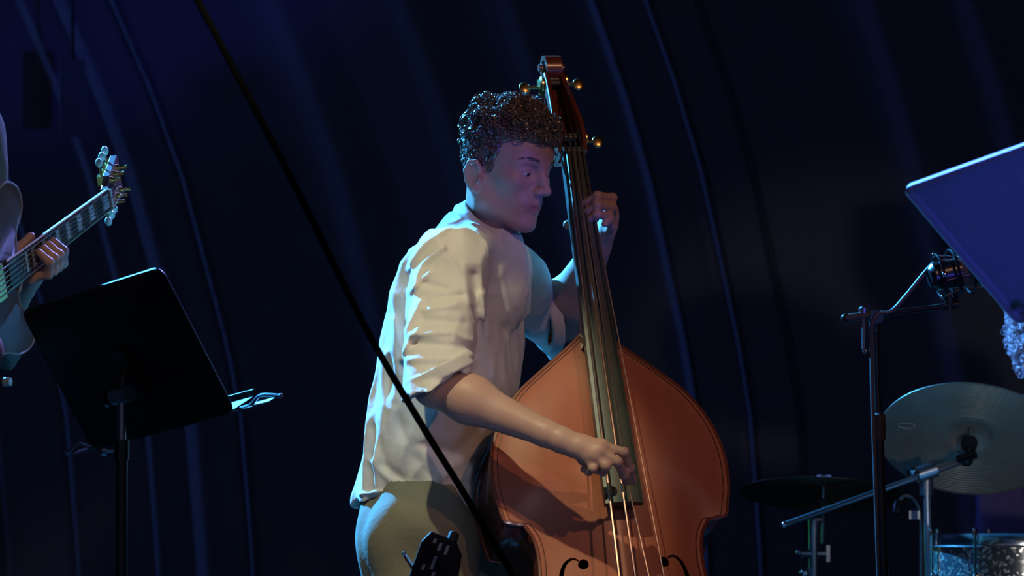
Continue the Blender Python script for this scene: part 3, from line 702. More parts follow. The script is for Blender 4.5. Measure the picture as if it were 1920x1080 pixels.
Fn += [tuple(range(11)), tuple(range((len(bs) - 1) * 11, len(bs) * 11))[::-1]]
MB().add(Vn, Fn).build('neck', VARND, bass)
MB().box(bw(0, BL + .006, -.010), [br, bu, bn], (.0235, .006, .013)).build('nut', EBONY, bass, False, .002)
# pegbox: two cheeks, back wall, bend backwards
def pb(b): return -.036 - .10 * max(0, b - BL) - .55 * max(0, b - BL) ** 2
for sg in (-1, 1):
    V = []; F2 = []
    bs = np.linspace(BL + .006, BL + .225, 10)
    for b in bs:
        t = (b - BL) / .2; hw_ = np.interp(t, [0, .3, 1], [.030, .034, .022]); th = .010; dp = np.interp(t, [0, .4, 1], [.030, .036, .022]); c0 = pb(b)
        V += [bw(sg * hw_, b, c0 + dp), bw(sg * (hw_ - th), b, c0 + dp), bw(sg * (hw_ - th), b, c0 - dp), bw(sg * hw_, b, c0 - dp)]
    for i in range(9):
        for j in range(4): F2.append((i * 4 + j, i * 4 + (j + 1) % 4, (i + 1) * 4 + (j + 1) % 4, (i + 1) * 4 + j))
    F2 += [(0, 1, 2, 3), (39, 38, 37, 36)]
    MB().add(V, F2).build('pegbox_cheek', VARND, bass, True, .002)
V = []; F2 = []
for b in bs:
    t = (b - BL) / .2; hw_ = np.interp(t, [0, .3, 1], [.026, .030, .018]); dp = np.interp(t, [0, .4, 1], [.030, .036, .022]); c0 = pb(b)
    V += [bw(-hw_, b, c0 - dp + .010), bw(hw_, b, c0 - dp + .010), bw(hw_, b, c0 - dp - .004), bw(-hw_, b, c0 - dp - .004)]
for i in range(9):
    for j in range(4): F2.append((i * 4 + j, i * 4 + (j + 1) % 4, (i + 1) * 4 + (j + 1) % 4, (i + 1) * 4 + j))
F2 += [(0, 1, 2, 3), (39, 38, 37, 36)]
MB().add(V, F2).build('pegbox_back', VARND, bass)
# scroll: tapering spiral whose eye stands proud
cb, cc_ = BL + .246, pb(BL + .222) + .004; V = []; F2 = []; N = 60
for i in range(N):
    t = i / (N - 1); th = -1.2 + t * 4.0 * math.pi; rad = .036 * (1 - t) ** 1.1 + .006; thk = .011 * (1 - t) + .004; hw_ = .012 + .013 * t
    for sg, rr in ((-1, rad), (1, rad), (1, rad - thk), (-1, rad - thk)): V.append(bw(sg * hw_, cb + rr * math.sin(th + math.pi), cc_ + rr * math.cos(th + math.pi)))
for i in range(N - 1):
    for j in range(4): F2.append((i * 4 + j, i * 4 + (j + 1) % 4, (i + 1) * 4 + (j + 1) % 4, (i + 1) * 4 + j))
mb = MB().add(V, F2); mb.tube([bw(-.027, cb, cc_), bw(.027, cb, cc_)], .008, 12); mb.tube([bw(-.013, cb, cc_), bw(.013, cb, cc_)], .026, 20)
mb.build('scroll', VARND, bass)
# tuning machines
for i, (sg, b) in enumerate(((-1, BL + .205), (1, BL + .215), (-1, BL + .06), (1, BL + .055))):
    c0 = pb(b); hw_ = np.interp((b - BL) / .2, [0, .3, 1], [.030, .034, .022]); t = MB()
    t.lathe([(.0, .0), (.014, .0), (.0165, .002), (.0165, .006), (.012, .009), (.0, .009)], bw(sg * hw_, b, c0), br * sg, 18)
    tu_ = t.build('tuning_machine', BRASS, bass)
    t = MB(); t.tube([bw(sg * (hw_ + .004), b - .018, c0 - .012), bw(sg * (hw_ + .004), b + .018, c0 - .012)], .0055, 10); t.tube([bw(sg * (hw_ + .004), b, c0 - .012), bw(sg * (hw_ + .030), b + .002, c0 - .016)], .004, 8); t.build('worm_gear', BRASS, tu_)
    t = MB(); t.ball(bw(sg * (hw_ + .036), b + .002, c0 - .017), (.014, .004, .012), 10, [bu, bn, br]); t.build('key', BRASS, tu_)
    t = MB(); t.tube([bw(-hw_, b, c0 + .006), bw(hw_, b, c0 + .006)], .007, 10); t.build('string_roller', EBONY, tu_)
# strings, bridge, tailpiece, endpin
nutx = [-.0165, -.0055, .0055, .0165]; endx = [-.0262, -.0085, .0100, .0290]; brx = [-.045, -.0150, .0160, .047]; brb = -.235
for i in range(4):
    hi_ = .008; p0 = bw(nutx[i], BL + .006, .0045); pbx = bw(brx[i], brb, .042 - .010 * (abs(i - 1.5) > 1))
    path = [bw(nutx[i] * .9, BL + (.07 + .035 * i), pb(BL + .1) + .016), p0]
    if i == 2: path += [bw(.006, .045, .010)]
    path += [pbx, bw(brx[i] * .62, -.33, -.005)]
    MB().tube(path, [.0021, .0018, .0015, .0013][i] * 1.15 if i != 2 else .0017, 6).build('string', STEELS, bass)
z0 = edge_c(brb) + .026
loop = [(-.075, z0), (-.045, z0), (-.040, z0 + .02), (-.018, z0 + .034), (.018, z0 + .034), (.040, z0 + .02), (.045, z0), (.075, z0), (.070, z0 + .03), (.055, z0 + .06), (.062, z0 + .09), (.050, .030), (.016, .0405), (-.016, .0405), (-.050, .030), (-.062, z0 + .09), (-.055, z0 + .06), (-.070, z0 + .03)]
MB().prism(loop, lambda a, c, b: bw(a, b, c), brb - .008, brb + .008).build('bridge', MAPLE, bass, False, .002)
loop = [(-.032, -.325), (.032, -.325), (.030, -.34), (.020, -.60), (.012, -.625), (-.012, -.625), (-.020, -.60), (-.030, -.34)]
MB().prism(loop, lambda a, b, c: bw(a, b, c - .020 * (-b - .325) / .3), -.018, .0).build('tailpiece', EBONY, bass, False, .003)
mb = MB(); mb.tube([bw(0, -.62, -.03), bw(0, -.705, edge_c(-.7) + .008)], .003, 6); mb.build('tail_wire', STEELD, bass)
pe = bw(0, -.70, edge_c(-.7) - .09); te = pe[2] / bu[2]
mb = MB(); mb.tube([pe + bu * .02, pe - bu * .05], [.020, .014], 14); mb.tube([pe, pe - bu * (te - .012)], .005, 8); mb.ball(pe - bu * (te - .012), .012, 8); mb.build('endpin', STEELD, bass)

# ------------------------------------------------------------------ stands and drums: shared builders
def tripod(root, foot, h, spread, m, legs=3, r=.008, start=.4):
    foot = V3(foot)
    for i in range(legs):
        a = start + i * 2 * math.pi / legs; e = foot + np.array([math.cos(a) * spread, math.sin(a) * spread, .010])
        MB().tube([foot + (0, 0, h), e], r, 8).build('leg', m, root)
        MB().lathe([(.0, -.010), (.013, -.010), (.013, .012), (.0, .014)], e, (0, 0, 1), 10).build('foot', RUBBER, root)

def music_stand(label, BLc, BRc, TLc, pole_px, Yp, back, tube_m, clutch=True, wings=True, r=.022, edge=.0032):
    """BLc.. = 3-D corners of the desk; the side turned away from the player is seen"""
    BLc, BRc, TLc = V3(BLc), V3(BRc), V3(TLc); wv = BRc - BLc; W = np.linalg.norm(wv); wv /= W; hv = TLc - BLc; hv -= wv * (hv @ wv); H_ = np.linalg.norm(hv); hv /= H_
    nb = unit(np.cross(wv, hv)); 
    if nb[1] > 0: nb = -nb                      # back of the desk, towards the audience
    fn = lambda a, b, c: BLc + wv * a + hv * b + nb * c
    knee = fn(W * .5, H_ * .33, .045); foot = np.array([knee[0], knee[1], 0.0]) if pole_px is None else None
    if foot is None: q = P(*pole_px, knee[1]); foot = np.array([q[0], knee[1], 0.0])
    root = empty('music_stand', foot, label, 'music stand')
    loop = []
    for cx, cy, a0 in ((W - r, r, -90), (W - r, H_ - r, 0), (r, H_ - r, 90), (r, r, 180)):
        for t in range(0, 91, 15): loop.append((cx + r * math.cos(math.radians(a0 + t)), cy + r * math.sin(math.radians(a0 + t))))
    MB().prism(loop, fn, -.0012, .0012).build('desk', back, root, False)
    e = MB(); e.tube([fn(a, b, 0) for a, b in loop + loop[:1]], edge, 6); e.build('rolled_edge', back, root)
    t = MB(); t.box(fn(W / 2, .004, -.030), [wv, hv, nb], (W / 2, .0015, .030)); t.box(fn(W / 2, .010, -.060), [wv, hv, nb], (W / 2, .007, .0015)); t.build('tray', back, root, False)
    if wings:
        for sg, a0 in ((-1, 0), (1, W)):
            q = MB(); q.tube(spline([fn(a0 - sg * .03, .002, -.012), fn(a0 + sg * .03, .000, -.016), fn(a0 + sg * .07, .012, -.02), fn(a0 + sg * .125, .002, -.02)], 6), .0035, 8)
            q.box(fn(a0 + sg * .045, -.003, -.02), [wv, hv, nb], (.050, .0022, .010)); q.ball(fn(a0 + sg * .128, .001, -.02), .0050, 8); q.build('page_retainer', mat('wing_metal', (.20, .21, .22), .35, .6), root)
    b = MB(); b.box(fn(W / 2, H_ * .42, .006), [wv, hv, nb], (.022, .05, .006)); b.tube([fn(W / 2, H_ * .46, .012), fn(W / 2 + .006, H_ * .40, .035), knee], .009, 8); b.build('bracket', tube_m, root, True)
    kn = MB(); kn.tube([knee - wv * .026, knee + wv * .026], .016, 16); kn.build('hinge', STEELD, root)
    k2 = MB(); k2.lathe([(.0, 0), (.006, 0), (.006, .014), (.014, .016), (.016, .024), (.010, .030), (.0, .030)], knee - wv * .026, -wv, 12); k2.build('knob', BLACKG, root)
    top = knee - (0, 0, .01); mid = foot + (top - foot) * .93 
    p = MB(); p.tube([top, foot + (top - foot) * .5], .0085, 14); p.build('inner_tube', STEELD if clutch else tube_m, root)
    p = MB(); p.tube([mid, foot + (0, 0, .06)], .0115, 16); p.build('outer_tube', tube_m, root)
    c = MB(); c.tube([mid + (0, 0, .004), mid - (0, 0, .034)], .015, 16); c.build('clamp', BLACKG, root)
    c = MB(); c.lathe([(.0, 0), (.004, 0), (.004, .016), (.010, .017), (.010, .026), (.0, .027)], mid - (.012, 0, .016), (-1, -.2, 0), 12); c.build('clamp_screw', STEELD, root)
    tripod(root, foot, .22, .30, tube_m)
    return root
music_stand('black music stand seen from behind with steel page retainers, beside the electric guitar', P(176, 842, -.30), P(440, 772, -.69), P(176 - 134, 842 - 258, -.366), (228, 1500), 0, BLACKM, BLACKG)
dR = P(1715, 352, -1.55)
TRr = dR + np.array([.40, -.27, .125]); BLr = dR + np.array([.195, .215, -.205])
music_stand('blue-lit music stand whose desk leans beside the studio microphone', BLr, BLr + (TRr - dR), dR, None, 0, DESKB, BLACKG, wings=False, r=.008, edge=.0095)

# ------------------------------------------------------------------ microphone stand, microphone and cable
YM = -.15
ms = empty('microphone_stand', P(1658, 1500, YM) * (1, 1, 0), 'black boom microphone stand standing between the bass and the cymbal', 'microphone stand')
top = P(1641, 596, YM); ft = np.array([P(1664, 1080, YM)[0] + .012, YM, 0.0])
MB().tube([top, top + (ft - top) * .42], .0062, 10).build('inner_tube', BLACKG, ms)
MB().tube([top + (ft - top) * .17, ft + (0, 0, .05)], .0095, 12).build('outer_tube', BLACKG, ms)
c1 = top + (ft - top) * .17; MB().lathe([(.0, -.02), (.013, -.02), (.015, 0), (.013, .03), (.008, .034), (.0, .034)], c1, (0, 0, 1), 14).build('clutch', RUBBER, ms)
bA, bB = P(1586, 597, YM - .01), P(1780, 573, YM - .03)
MB().tube([bA, bB], .0062, 10).build('boom', BLACKG, ms)
MB().tube([bA + (bA - bB) * .02, bA + (bB - bA) * .26], .0088, 12).build('boom_sleeve', mat('dark_grip', (.045, .04, .032), .5), ms)
MB().ball(bA, .010, 10).build('end_cap', BLACKG, ms)
q = MB(); q.tube([top + (0, .02, 0), top + (0, -.03, 0)], .014, 14); q.tube([top + (0, 0, .012), top - (0, 0, .03)], .012, 12); q.build('boom_clamp', BLACKG, ms)
q = MB(); q.lathe([(0, 0), (.008, 0), (.010, .012), (.006, .016), (0, .016)], P(1619, 590, YM - .012), (0, 0, 1), 10); q.tube([P(1619, 597, YM - .02), P(1619, 655, YM - .02)], .0035, 8); q.ball(P(1622, 659, YM - .02), .005, 8); q.build('wing_screw', STEELD, ms)
tripod(ms, ft, .16, .32, BLACKG)
mc = P(1798, 510, YM - .03); ma = unit((.86, .15, .18)); mic = empty('studio_microphone', mc, 'black studio microphone held in a spring shock mount on the boom', 'microphone')
q = MB(); q.lathe([(0, -.062), (.020, -.062), (.028, -.054), (.030, -.01), (.030, .0)], mc, ma, 20); q.build('microphone_body', BLACKG, mic)
q = MB(); q.lathe([(.030, .0), (.031, .004), (.0305, .048), (.022, .062), (0, .066)], mc, ma, 20); q.build('grille', mat('mesh_grille', (.16, .14, .10), .45, .7, bump=(600, .8)), mic)
for k in (-.042, -.012, .018, .046):
    q = MB(); q.torus(mc + ma * k, ma, .048 - abs(k) * .12, .0030, 28, 6); q.build('mount_ring', BLACKG, mic)
fx, fy, _ = frame_of(ma)
for k in range(6):
    t = k * math.pi / 3 + .3; d = fx * math.cos(t) + fy * math.sin(t); q = MB(); q.tube([mc - ma * .042 + d * .043, mc + ma * .003 + d * .032, mc + ma * .046 + d * .042], .0018, 5); q.build('spring', mat('elastic', (.12, .11, .09), .6), mic)
for off in (fx * .043, -fx * .043, fy * .043, -fy * .043):
    q = MB(); q.ball(mc - ma * .042 + off, .0055, 8); q.build('mount_screw', CHROME, mic)
q = MB(); q.tube(spline([mc - ma * .01 - np.array([0, 0, .038]), mc + np.array([-.010, 0, -.055]), bB + (0, 0, .012)], 5), .005, 8); q.tube([bB + (0, 0, .016), bB - (0, 0, .010)], .0095, 12); q.tube([bB - (.010, 0, 0), bB + (.018, 0, .002)], .008, 10); q.build('swivel', BLACKG, mic)
cab = [mc - ma * .054, P(1752, 494, YM - .03), P(1735, 510, YM - .03), P(1700, 553, YM - .03), P(1672, 583, YM - .03), P(1648, 588, YM - .03), P(1636, 608, YM - .03), P(1634, 640, YM - .025), P(1636, 760, YM - .025), P(1641, 900, YM - .025), P(1647, 1080, YM - .025)]
end = cab[-1]; cab += [np.array([end[0] + .01, YM - .03, .35]), np.array([end[0] + .03, YM - .06, .06]), np.array([end[0] + .10, YM - .12, .007]), np.array([end[0] + .5, YM + .1, .007])]
tag(MB().tube(spline(cab, 8), .0045, 8).build('microphone_cable', mat('cable_grey', (.055, .05, .06), .5)), 'black cable running from the studio microphone down its stand', 'cable')

# taut cable crossing the picture in front of the man
YT = -1.0; ck = [P(370, 0, YT), P(480, 208, YT), P(562, 366, YT), P(640, 525, YT), P(708, 656, YT), P(800, 812, YT), P(862, 912, YT), P(928, 1022, YT)]
d0 = unit(ck[0] - ck[1]); up_ = ck[0] + d0 * ((6.48 - ck[0][2]) / d0[2]); d1 = unit(ck[-1] - ck[-2]); dn = ck[-1] + d1 * ((ck[-1][2] - .02) / -d1[2])
tag(MB().tube([up_] + spline(ck, 6) + [dn + (0, 0, -.015)], .0062, 8).build('stage_cable', mat('cable_black', (.003, .003, .003), .9, spec=.05)), 'taut black cable slanting down in front of the white shirt', 'cable')

# small black control box on a stand in front of the trousers
YX = -.62; bc = P(822, 1048, YX); ax_u = unit((.30, .12, .95)); ax_r = unit(np.cross((0, 1, 0), ax_u) * 1.0); ax_n = np.cross(ax_u, ax_r)
if ax_n[1] > 0: ax_n = -ax_n
cb_ = empty('control_box', np.array([bc[0], YX, 0]), 'small black control box with white marks in front of the olive trousers', 'control box')
fnb = lambda a, b, c: bc + ax_r * a + ax_u * b + ax_n * c
if (ax_r[0] < 0): fnb = lambda a, b, c: bc - ax_r * a + ax_u * b + ax_n * c
MB().prism([(-.042, -.050), (.030, -.050), (.046, -.020), (.040, .018), (.022, .040), (-.028, .044), (-.040, .020)], fnb, -.018, .018).build('housing', mat('box_black', (.008, .008, .012), .55, spec=.15), cb_, False, .003)
for a, b, l in ((-.016, .028, .004), (-.004, .020, .007), (.010, .018, .009), (-.006, -.012, .013), (.000, -.036, .007), (-.022, -.026, .005)):
    q = MB(); q.box(fnb(a, b, .0185), [fnb(1, .25, 0) - fnb(0, 0, 0), unit(fnb(.05, 1, 0) - fnb(0, 0, 0)), ax_n], (.0028, l, .0012)); q.build('slider', mat('slider_white', (.32, .32, .33), .5), cb_, False)
q = MB(); q.lathe([(0, 0), (.010, 0), (.010, .018), (.008, .021), (0, .021)], fnb(.014, .036, 0), ax_u, 16); q.build('knob', RUBBER, cb_)
q = MB(); q.tube([fnb(-.030, -.040, .010), fnb(-.062, -.014, .012)], .0035, 8); q.ball(fnb(-.064, -.012, .012), .0045, 8); q.build('lever', CHROME, cb_)
q = MB(); q.tube([fnb(0, -.048, 0), np.array([bc[0] - .02, YX, .60]), np.array([bc[0] - .02, YX, .05])], .009, 12); q.build('pole', BLACKG, cb_)
tripod(cb_, (bc[0] - .02, YX, 0), .15, .24, BLACKG)

# ------------------------------------------------------------------ drums
def cymbal(label, c, n, R, m, group=None):
    root = empty('cymbal', c, label, 'cymbal', group); n = unit(n)
    prof = [(.006, .030), (.020, .030), (.042, .022), (.050, .012), (.054, .010)] + [(r, .010 * (1 - ((r - .054) / (R - .054)) ** 1.6) - .002) for r in np.linspace(.06, R, 14)]
    prof += [(r, h - .0016) for r, h in prof[::-1]]
    MB().lathe(prof + prof[:1], c, n, 64).build('bronze_disc', m, root)
    g = MB()
    for r in np.linspace(.075, R - .01, 16): g.torus(V3(c) + n * (.010 * (1 - ((r - .054) / (R - .054)) ** 1.6) - .0036), n, r, .0007, 64, 4)
    g.build('lathe_grooves', m, root); return root
YD = 1.3
cy = P(1818, 822, YD); cn_ = unit((-.12, -.55, -.80))      # the player's side is turned up and away; we look at the underside
cr = cymbal('large bronze crash cymbal tilted to show its underside beside the curly-haired drummer', cy, -cn_, .212, BRONZE)
lx, ly, _ = frame_of(cn_)
q = MB(); lc = cy + (P(1692, 774, YD) - cy); lc = cy + unit((lc - cy) - cn_ * ((lc - cy) @ cn_)) * .150
e1 = unit(lx); pts_ = [lc + cn_ * .0045 + .020 * math.cos(t) * unit(np.array([1, 0, -.05])) + .010 * math.sin(t) * unit(np.cross(cn_, (1, 0, 0))) for t in np.linspace(0, 2 * math.pi, 24)]
q.tube(pts_, .0012, 5, False); q.build('oval_logo', mat('cymbal_print', (.42, .42, .38), .5), cr)
cs = empty('cymbal_stand', P(1738, 1500, YD) * (1, 1, 0), 'steel cymbal stand with a long boom under the crash cymbal', 'cymbal stand')
st = P(1737, 888, YD - .05); b0, b1 = P(1471, 984, YD - .14), P(1812, 862, YD - .02)
MB().tube([b0, b1], .0068, 12).build('boom', STEELD, cs)
MB().ball(b0, .008, 8).build('boom_tip', CHROME, cs)
q = MB(); q.tube([P(1722, 890, YD - .065), P(1756, 878, YD - .065)], .019, 16); q.tube([st, st - (0, 0, .05)], .016, 14); q.build('boom_tilter', STEELD, cs)
q = MB(); q.lathe([(0, 0), (.006, 0), (.006, .02), (.012, .024), (.012, .034), (0, .036)], P(1722, 886, YD - .08), (-.6, -.8, .1), 10); q.build('wing_nut', CHROME, cs)
MB().tube([st, (st[0] + .006, st[1], .70)], .0085, 12).build('upper_tube', mat('stand_tube', (.42, .44, .50), .35, .8), cs)
MB().tube([(st[0] + .006, st[1], .74), (st[0] + .01, st[1], .05)], .0115, 14).build('lower_tube', STEELD, cs)
tripod(cs, (st[0] + .01, st[1], 0), .3, .26, STEELD, 3, .008, -1.57)
q = MB(); q.tube([b1, cy + cn_ * .055, cy + cn_ * .03], .008, 10); q.ball(b1, .016, 10); q.tube([b1 - (.02, .02, .0), b1 + (.02, .0, .012)], .010, 10); q.build('cymbal_tilter', BLACKG, cs)
q = MB(); q.lathe([(.004, -.008), (.018, -.008), (.020, 0), (.018, .014), (.004, .014)], cy + cn_ * .012, cn_, 16); q.build('felt', RUBBER, cs)
q = MB(); q.tube([cy + cn_ * .03, cy - cn_ * .075], .0035, 8); q.lathe([(.0, -.03), (.010, -.03), (.012, -.05), (.0, -.055)], cy, cn_, 10); q.build('top_rod', STEELD, cs)

YH = 1.7; hc = P(1545, 925, YH)
cr2 = cymbal('dark low cymbal seen edge-on below the crash cymbal boom', hc, (.05, .17, 1), .205, mat('cymbal_dark', (.20, .16, .10), .42, .9, bump=(160, .1)))
hs_ = empty('hi_hat_stand', hc * (1, 1, 0), 'green-lit steel stand carrying the low dark cymbal', 'cymbal stand')
q = MB(); q.tube([hc + (0, 0, .035), hc - (.004, 0, .12)], .004, 8); q.build('rod', STEELD, hs_)
q = MB(); q.lathe([(.0, .02), (.010, .02), (.012, .03), (.008, .044), (0, .046)], hc, (0, 0, 1), 12); q.box(hc + (0, 0, .036), np.eye(3), (.017, .003, .008)); q.build('wing_nut', CHROME, hs_)
q = MB(); q.lathe([(.004, -.03), (.02, -.03), (.022, -.016), (.004, -.012)], hc, (0, 0, 1), 14); q.build('felt', RUBBER, hs_)
pA = P(1526, 975, YH); q = MB(); q.tube([hc - (.004, 0, .06), pA, pA - (0, 0, .05)], [.010, .015, .012], 12); q.build('spring_housing', STEELD, hs_)
q = MB(); q.tube([pA - (0, 0, .03), (pA[0], YH, .05)], .013, 12); q.build('tube', STEELD, hs_)
pB = P(1526, 1038, YH); q = MB(); q.tube([pB - (.03, 0, 0), pB + (.03, 0, 0)], .011, 10); q.box(pB + (.034, 0, 0), np.eye(3), (.004, .008, .020)); q.ball(pB - (.034, 0, -.002), .010, 8); q.build('clamp', STEELD, hs_)
q = MB(); q.ball(P(1510, 1075, YH), .014, 8); q.ball(P(1527, 1072, YH), .012, 8); q.build('clutch_screw', CHROME, hs_)
tripod(hs_, (pA[0], YH, 0), .3, .24, STEELD, 3, .008, 1.57)

def drum(name, label, cat, c, R, hgt, tilt, lugs, legs):
    c = V3(c); n = unit(tilt); root = empty(name, (c[0], c[1], 0), label, cat)
    MB().lathe([(R - .006, -hgt), (R, -hgt), (R, 0), (R - .006, 0), (R - .006, -hgt)], c, n, 64).build('shell', SPARK, root)
    MB().lathe([(.0, .004), (R - .004, .004), (R + .002, -.002)], c, n, 64).build('drum_head', HEADP, root)
    MB().lathe([(.0, -hgt - .004), (R - .004, -hgt - .004), (R + .002, -hgt + .002)], c, n, 64).build('bottom_head', HEADP, root)
    for h0 in (.006, -hgt - .006):
        MB().lathe([(R + .002, h0 - .022), (R + .010, h0 - .022), (R + .006, h0 - .018), (R + .006, h0 + .004), (R + .009, h0 + .008), (R + .002, h0 + .008), (R + .002, h0 - .022)], c, n, 64).build('hoop', CHROME, root)
    x, y, _ = frame_of(n)
    for k in range(lugs):
        t = 2 * math.pi * k / lugs + .2; d = x * math.cos(t) + y * math.sin(t); b = c + d * (R + .012)
        q = MB(); q.tube([b + n * .012, b - n * (hgt + .012)], .0032, 6); q.lathe([(0, .010), (.006, .010), (.006, .022), (.004, .026), (0, .026)], b, n, 8); q.build('tension_rod', CHROME, root)
        q = MB(); q.ball(b - d * .004 - n * .09, (.020, .009, .009), 8, [n, d, np.cross(n, d)]); q.ball(b - d * .004 - n * (hgt - .06), (.020, .009, .009), 8, [n, d, np.cross(n, d)]); q.build('lug', CHROME, root)
    for k in range(legs):
        t = 2 * math.pi * k / legs + .9; d = np.array([math.cos(t), math.sin(t), 0]); b = c + d * (R + .022); zz = c[2] - hgt
        q = MB(); q.tube([(b[0], b[1], zz + .12), (b[0], b[1], zz - .02), (b[0] + d[0] * .03, b[1] + d[1] * .03, .0)], .0055, 8); q.build('leg', CHROME, root)
        q = MB(); q.box((b[0] - d[0] * .008, b[1] - d[1] * .008, zz + .09), np.eye(3), (.014, .014, .022)); q.build('leg_bracket', CHROME, root)
    return root
YF = 1.05; dc = P(1905, 1012, YF)
drum('floor_tom', 'dark sparkle floor tom with chrome hoop beneath the crash cymbal', 'drum', (dc[0], YF + .0, dc[2]), .185, .40, (0, -.02, 1), 8, 3)
gm = P(1700, 962, YD + .1); cm = empty('clip_microphone', gm, 'small clip-on gooseneck microphone behind the cymbal stand pole', 'microphone')
q = MB(); q.tube(spline([P(1728, 1000, YD + .1), P(1724, 958, YD + .1), P(1712, 935, YD + .1), P(1695, 930, YD + .1), P(1684, 945, YD + .1)], 6), .004, 8); q.build('gooseneck', STEELD, cm)
q = MB(); q.lathe([(0, -.016), (.008, -.016), (.012, -.004), (.012, .016), (0, .020)], P(1684, 950, YD + .1), (-.2, -.1, -1), 12); q.build('capsule', BLACKG, cm)
q = MB(); q.box(P(1714, 966, YD + .1), np.eye(3), (.012, .010, .010)); q.tube([P(1728, 1000, YD + .1), P(1728, 1500, YD + .1) * (1, 1, 0) + (0, 0, .02)], .006, 8); q.build('clip', STEELD, cm)
tripod(cm, P(1728, 1500, YD + .1) * (1, 1, 0), .1, .16, STEELD)

# drummer at the edge of the frame
YP = 1.75; HD = Head(P(1984, 662, YP), 40, 6, 0, 1.0); nb_ = HD(-.02, 0, -.14); hip = np.array([nb_[0] - .02, YP + .10, .56])
G = Grid(HD.c - (.40, .60, .66), HD.c + (.45, .32, .16), .006)
add_head(G, HD); G.rc(HD(-.02, 0, -.05), nb_, .052, .056, .03)
shR, shL = nb_ + (-.12, -.09, -.075), nb_ + (.13, .10, -.07); G.rc(nb_ - (0, 0, .05), shR, .035, .036, .02); G.rc(nb_ - (0, 0, .05), shL, .035, .036, .02); G.rc(nb_ - (0, 0, .06), hip + (0, 0, .25), .05, .08, .03)
elL = shL + (.07, -.02, -.27); wrL = elL + (.02, -.24, .04); elR = shR + (.0, -.04, -.28); wrR = elR + (.14, -.20, .02)
for a, b, c in ((shL, elL, wrL), (shR, elR, wrR)): G.rc(a, b, .046, .040, .03); G.rc(b, c, .04, .026, .02); G.ell(c + unit(c - b) * .045, (.042, .04, .026), None, .02)
dm, vs = G.build('person', SKIN, None, 1); tag(dm, 'drummer with curly grey hair and purple shirt behind the crash cymbal', 'person'); del G
at = dm.data.attributes.new('tint', 'FLOAT', 'POINT'); at.data.foreach_set('value', np.zeros(len(vs), np.float32))
G = Grid(HD.c - (.45, .50, 1.0), HD.c + (.40, .42, -.02), .006); tfd = unit((.57, -.82, 0))
zz = [hip[2] - .04, hip[2] + .15, hip[2] + .35, nb_[2] - .07, nb_[2] - .01]
G.loft(zz, [hip[0], hip[0] - .01, nb_[0], nb_[0], nb_[0]], [YP + .05] * 3 + [YP, YP], [.13, .13, .13, .09, .06], [.18, .19, .20, .17, .07], tfd, 0, pw=2.2)
for a, b in ((shL, elL), (shR, elR)): G.rc(nb_ - (0, 0, .02), a, .068, .070, .04); G.rc(a, a + (b - a) * .75, .068, .066, .03)
G.F += .010 * np.abs(G.noise((.04, .04, .12), 51)) - .004
G.build('shirt', PURPSH, dm, 1)[0]['label'] = 'purple shirt'; del G
G = Grid(hip - (.30, .75, .56), hip + (.65, .32, .12), .008)
for sg in (-1, 1):
    hp = hip + np.array([.82, .57, 0]) * sg * .10; kn_ = hp + np.array([.24, -.34, -.02]) + np.array([.82, .57, 0]) * sg * .06; an = np.array([kn_[0] + .03, kn_[1] - .05, .09])
    G.rc(hp, kn_, .092, .072, .05); G.rc(kn_, an, .072, .055, .03); G.rc(an - (0, 0, .05), an + np.array([.06, -.13, -.055]), .040, .030, .02)
G.ell(hip, (.17, .17, .10), None, .05); G.build('trousers', DENIM, dm, 1); del G
hd = hair_cap(HD, dm, HAIRB, lambda f, r, u: .026 + .03 * np.clip((u + .02) / .10, 0, 1), lambda f, r, u: u - np.interp(f, [-.14, -.08, -.02, .02, .05, .09, .2], [-.10, -.095, -.08, -.04, .04, .066, .07]).astype(np.float32), 2200, 61, .011, .004); hd['label'] = 'bushy curly grey hair'
th = empty('drum_throne', (hip[0], hip[1], 0), 'round black drum throne under the drummer in purple', 'stool')
q = MB(); q.lathe([(0, hip[2] - .155), (.16, hip[2] - .155), (.175, hip[2] - .13), (.165, hip[2] - .105), (0, hip[2] - .10)], (hip[0], hip[1], 0), (0, 0, 1), 32); q.build('seat', RUBBER, th)
q = MB(); q.tube([(hip[0], hip[1], hip[2] - .15), (hip[0], hip[1], .05)], .014, 12); q.build('post', STEELD, th); tripod(th, (hip[0], hip[1], 0), .25, .26, STEELD)

# ------------------------------------------------------------------ the guitarist and the electric guitar
YG = -.30; gJ = P(40, 500, YG); gN = P(206, 374, YG + .35); ga = unit(gN - gJ); GL = np.linalg.norm(gN - gJ)
gb = np.array([.10, .32, -.95]); gb = unit(gb - ga * (gb @ ga)); gn = unit(np.cross(gb, ga))
if gn[0] < 0: gn = -gn
def gw(a, b, c): return gJ + ga * a + gb * b + gn * c
def gloc(px, py, c=-.012):
    d = ray(px, py); t = ((gJ + gn * c - CAM) @ gn) / (d @ gn); p = CAM + d * t - gJ; return p @ ga, p @ gb
up_h = [gloc(*q) for q in ((31, 446), (32, 428), (38, 410), (42, 385), (37, 358), (26, 345), (10, 343))]
lo_h = [gloc(*q) for q in ((14, 662), (36, 664), (53, 656), (64, 640), (68, 615), (64, 597), (52, 587), (40, 574), (36, 558))]
gtr = empty('electric_guitar', gw(-.25, 0, 0) , 'semi-hollow electric guitar with gold tuners and pale binding, held at the picture edge', 'guitar')
ub, lb = up_h[-1], lo_h[0]
rest_up = [(ub[0] - .06, ub[1] + .012), (ub[0] - .12, ub[1] + .030), (ub[0] - .18, ub[1] - .005), (ub[0] - .25, ub[1] - .045), (ub[0] - .33, ub[1] - .030), (ub[0] - .395, ub[1] + .05), (ub[0] - .42, 0.0)]
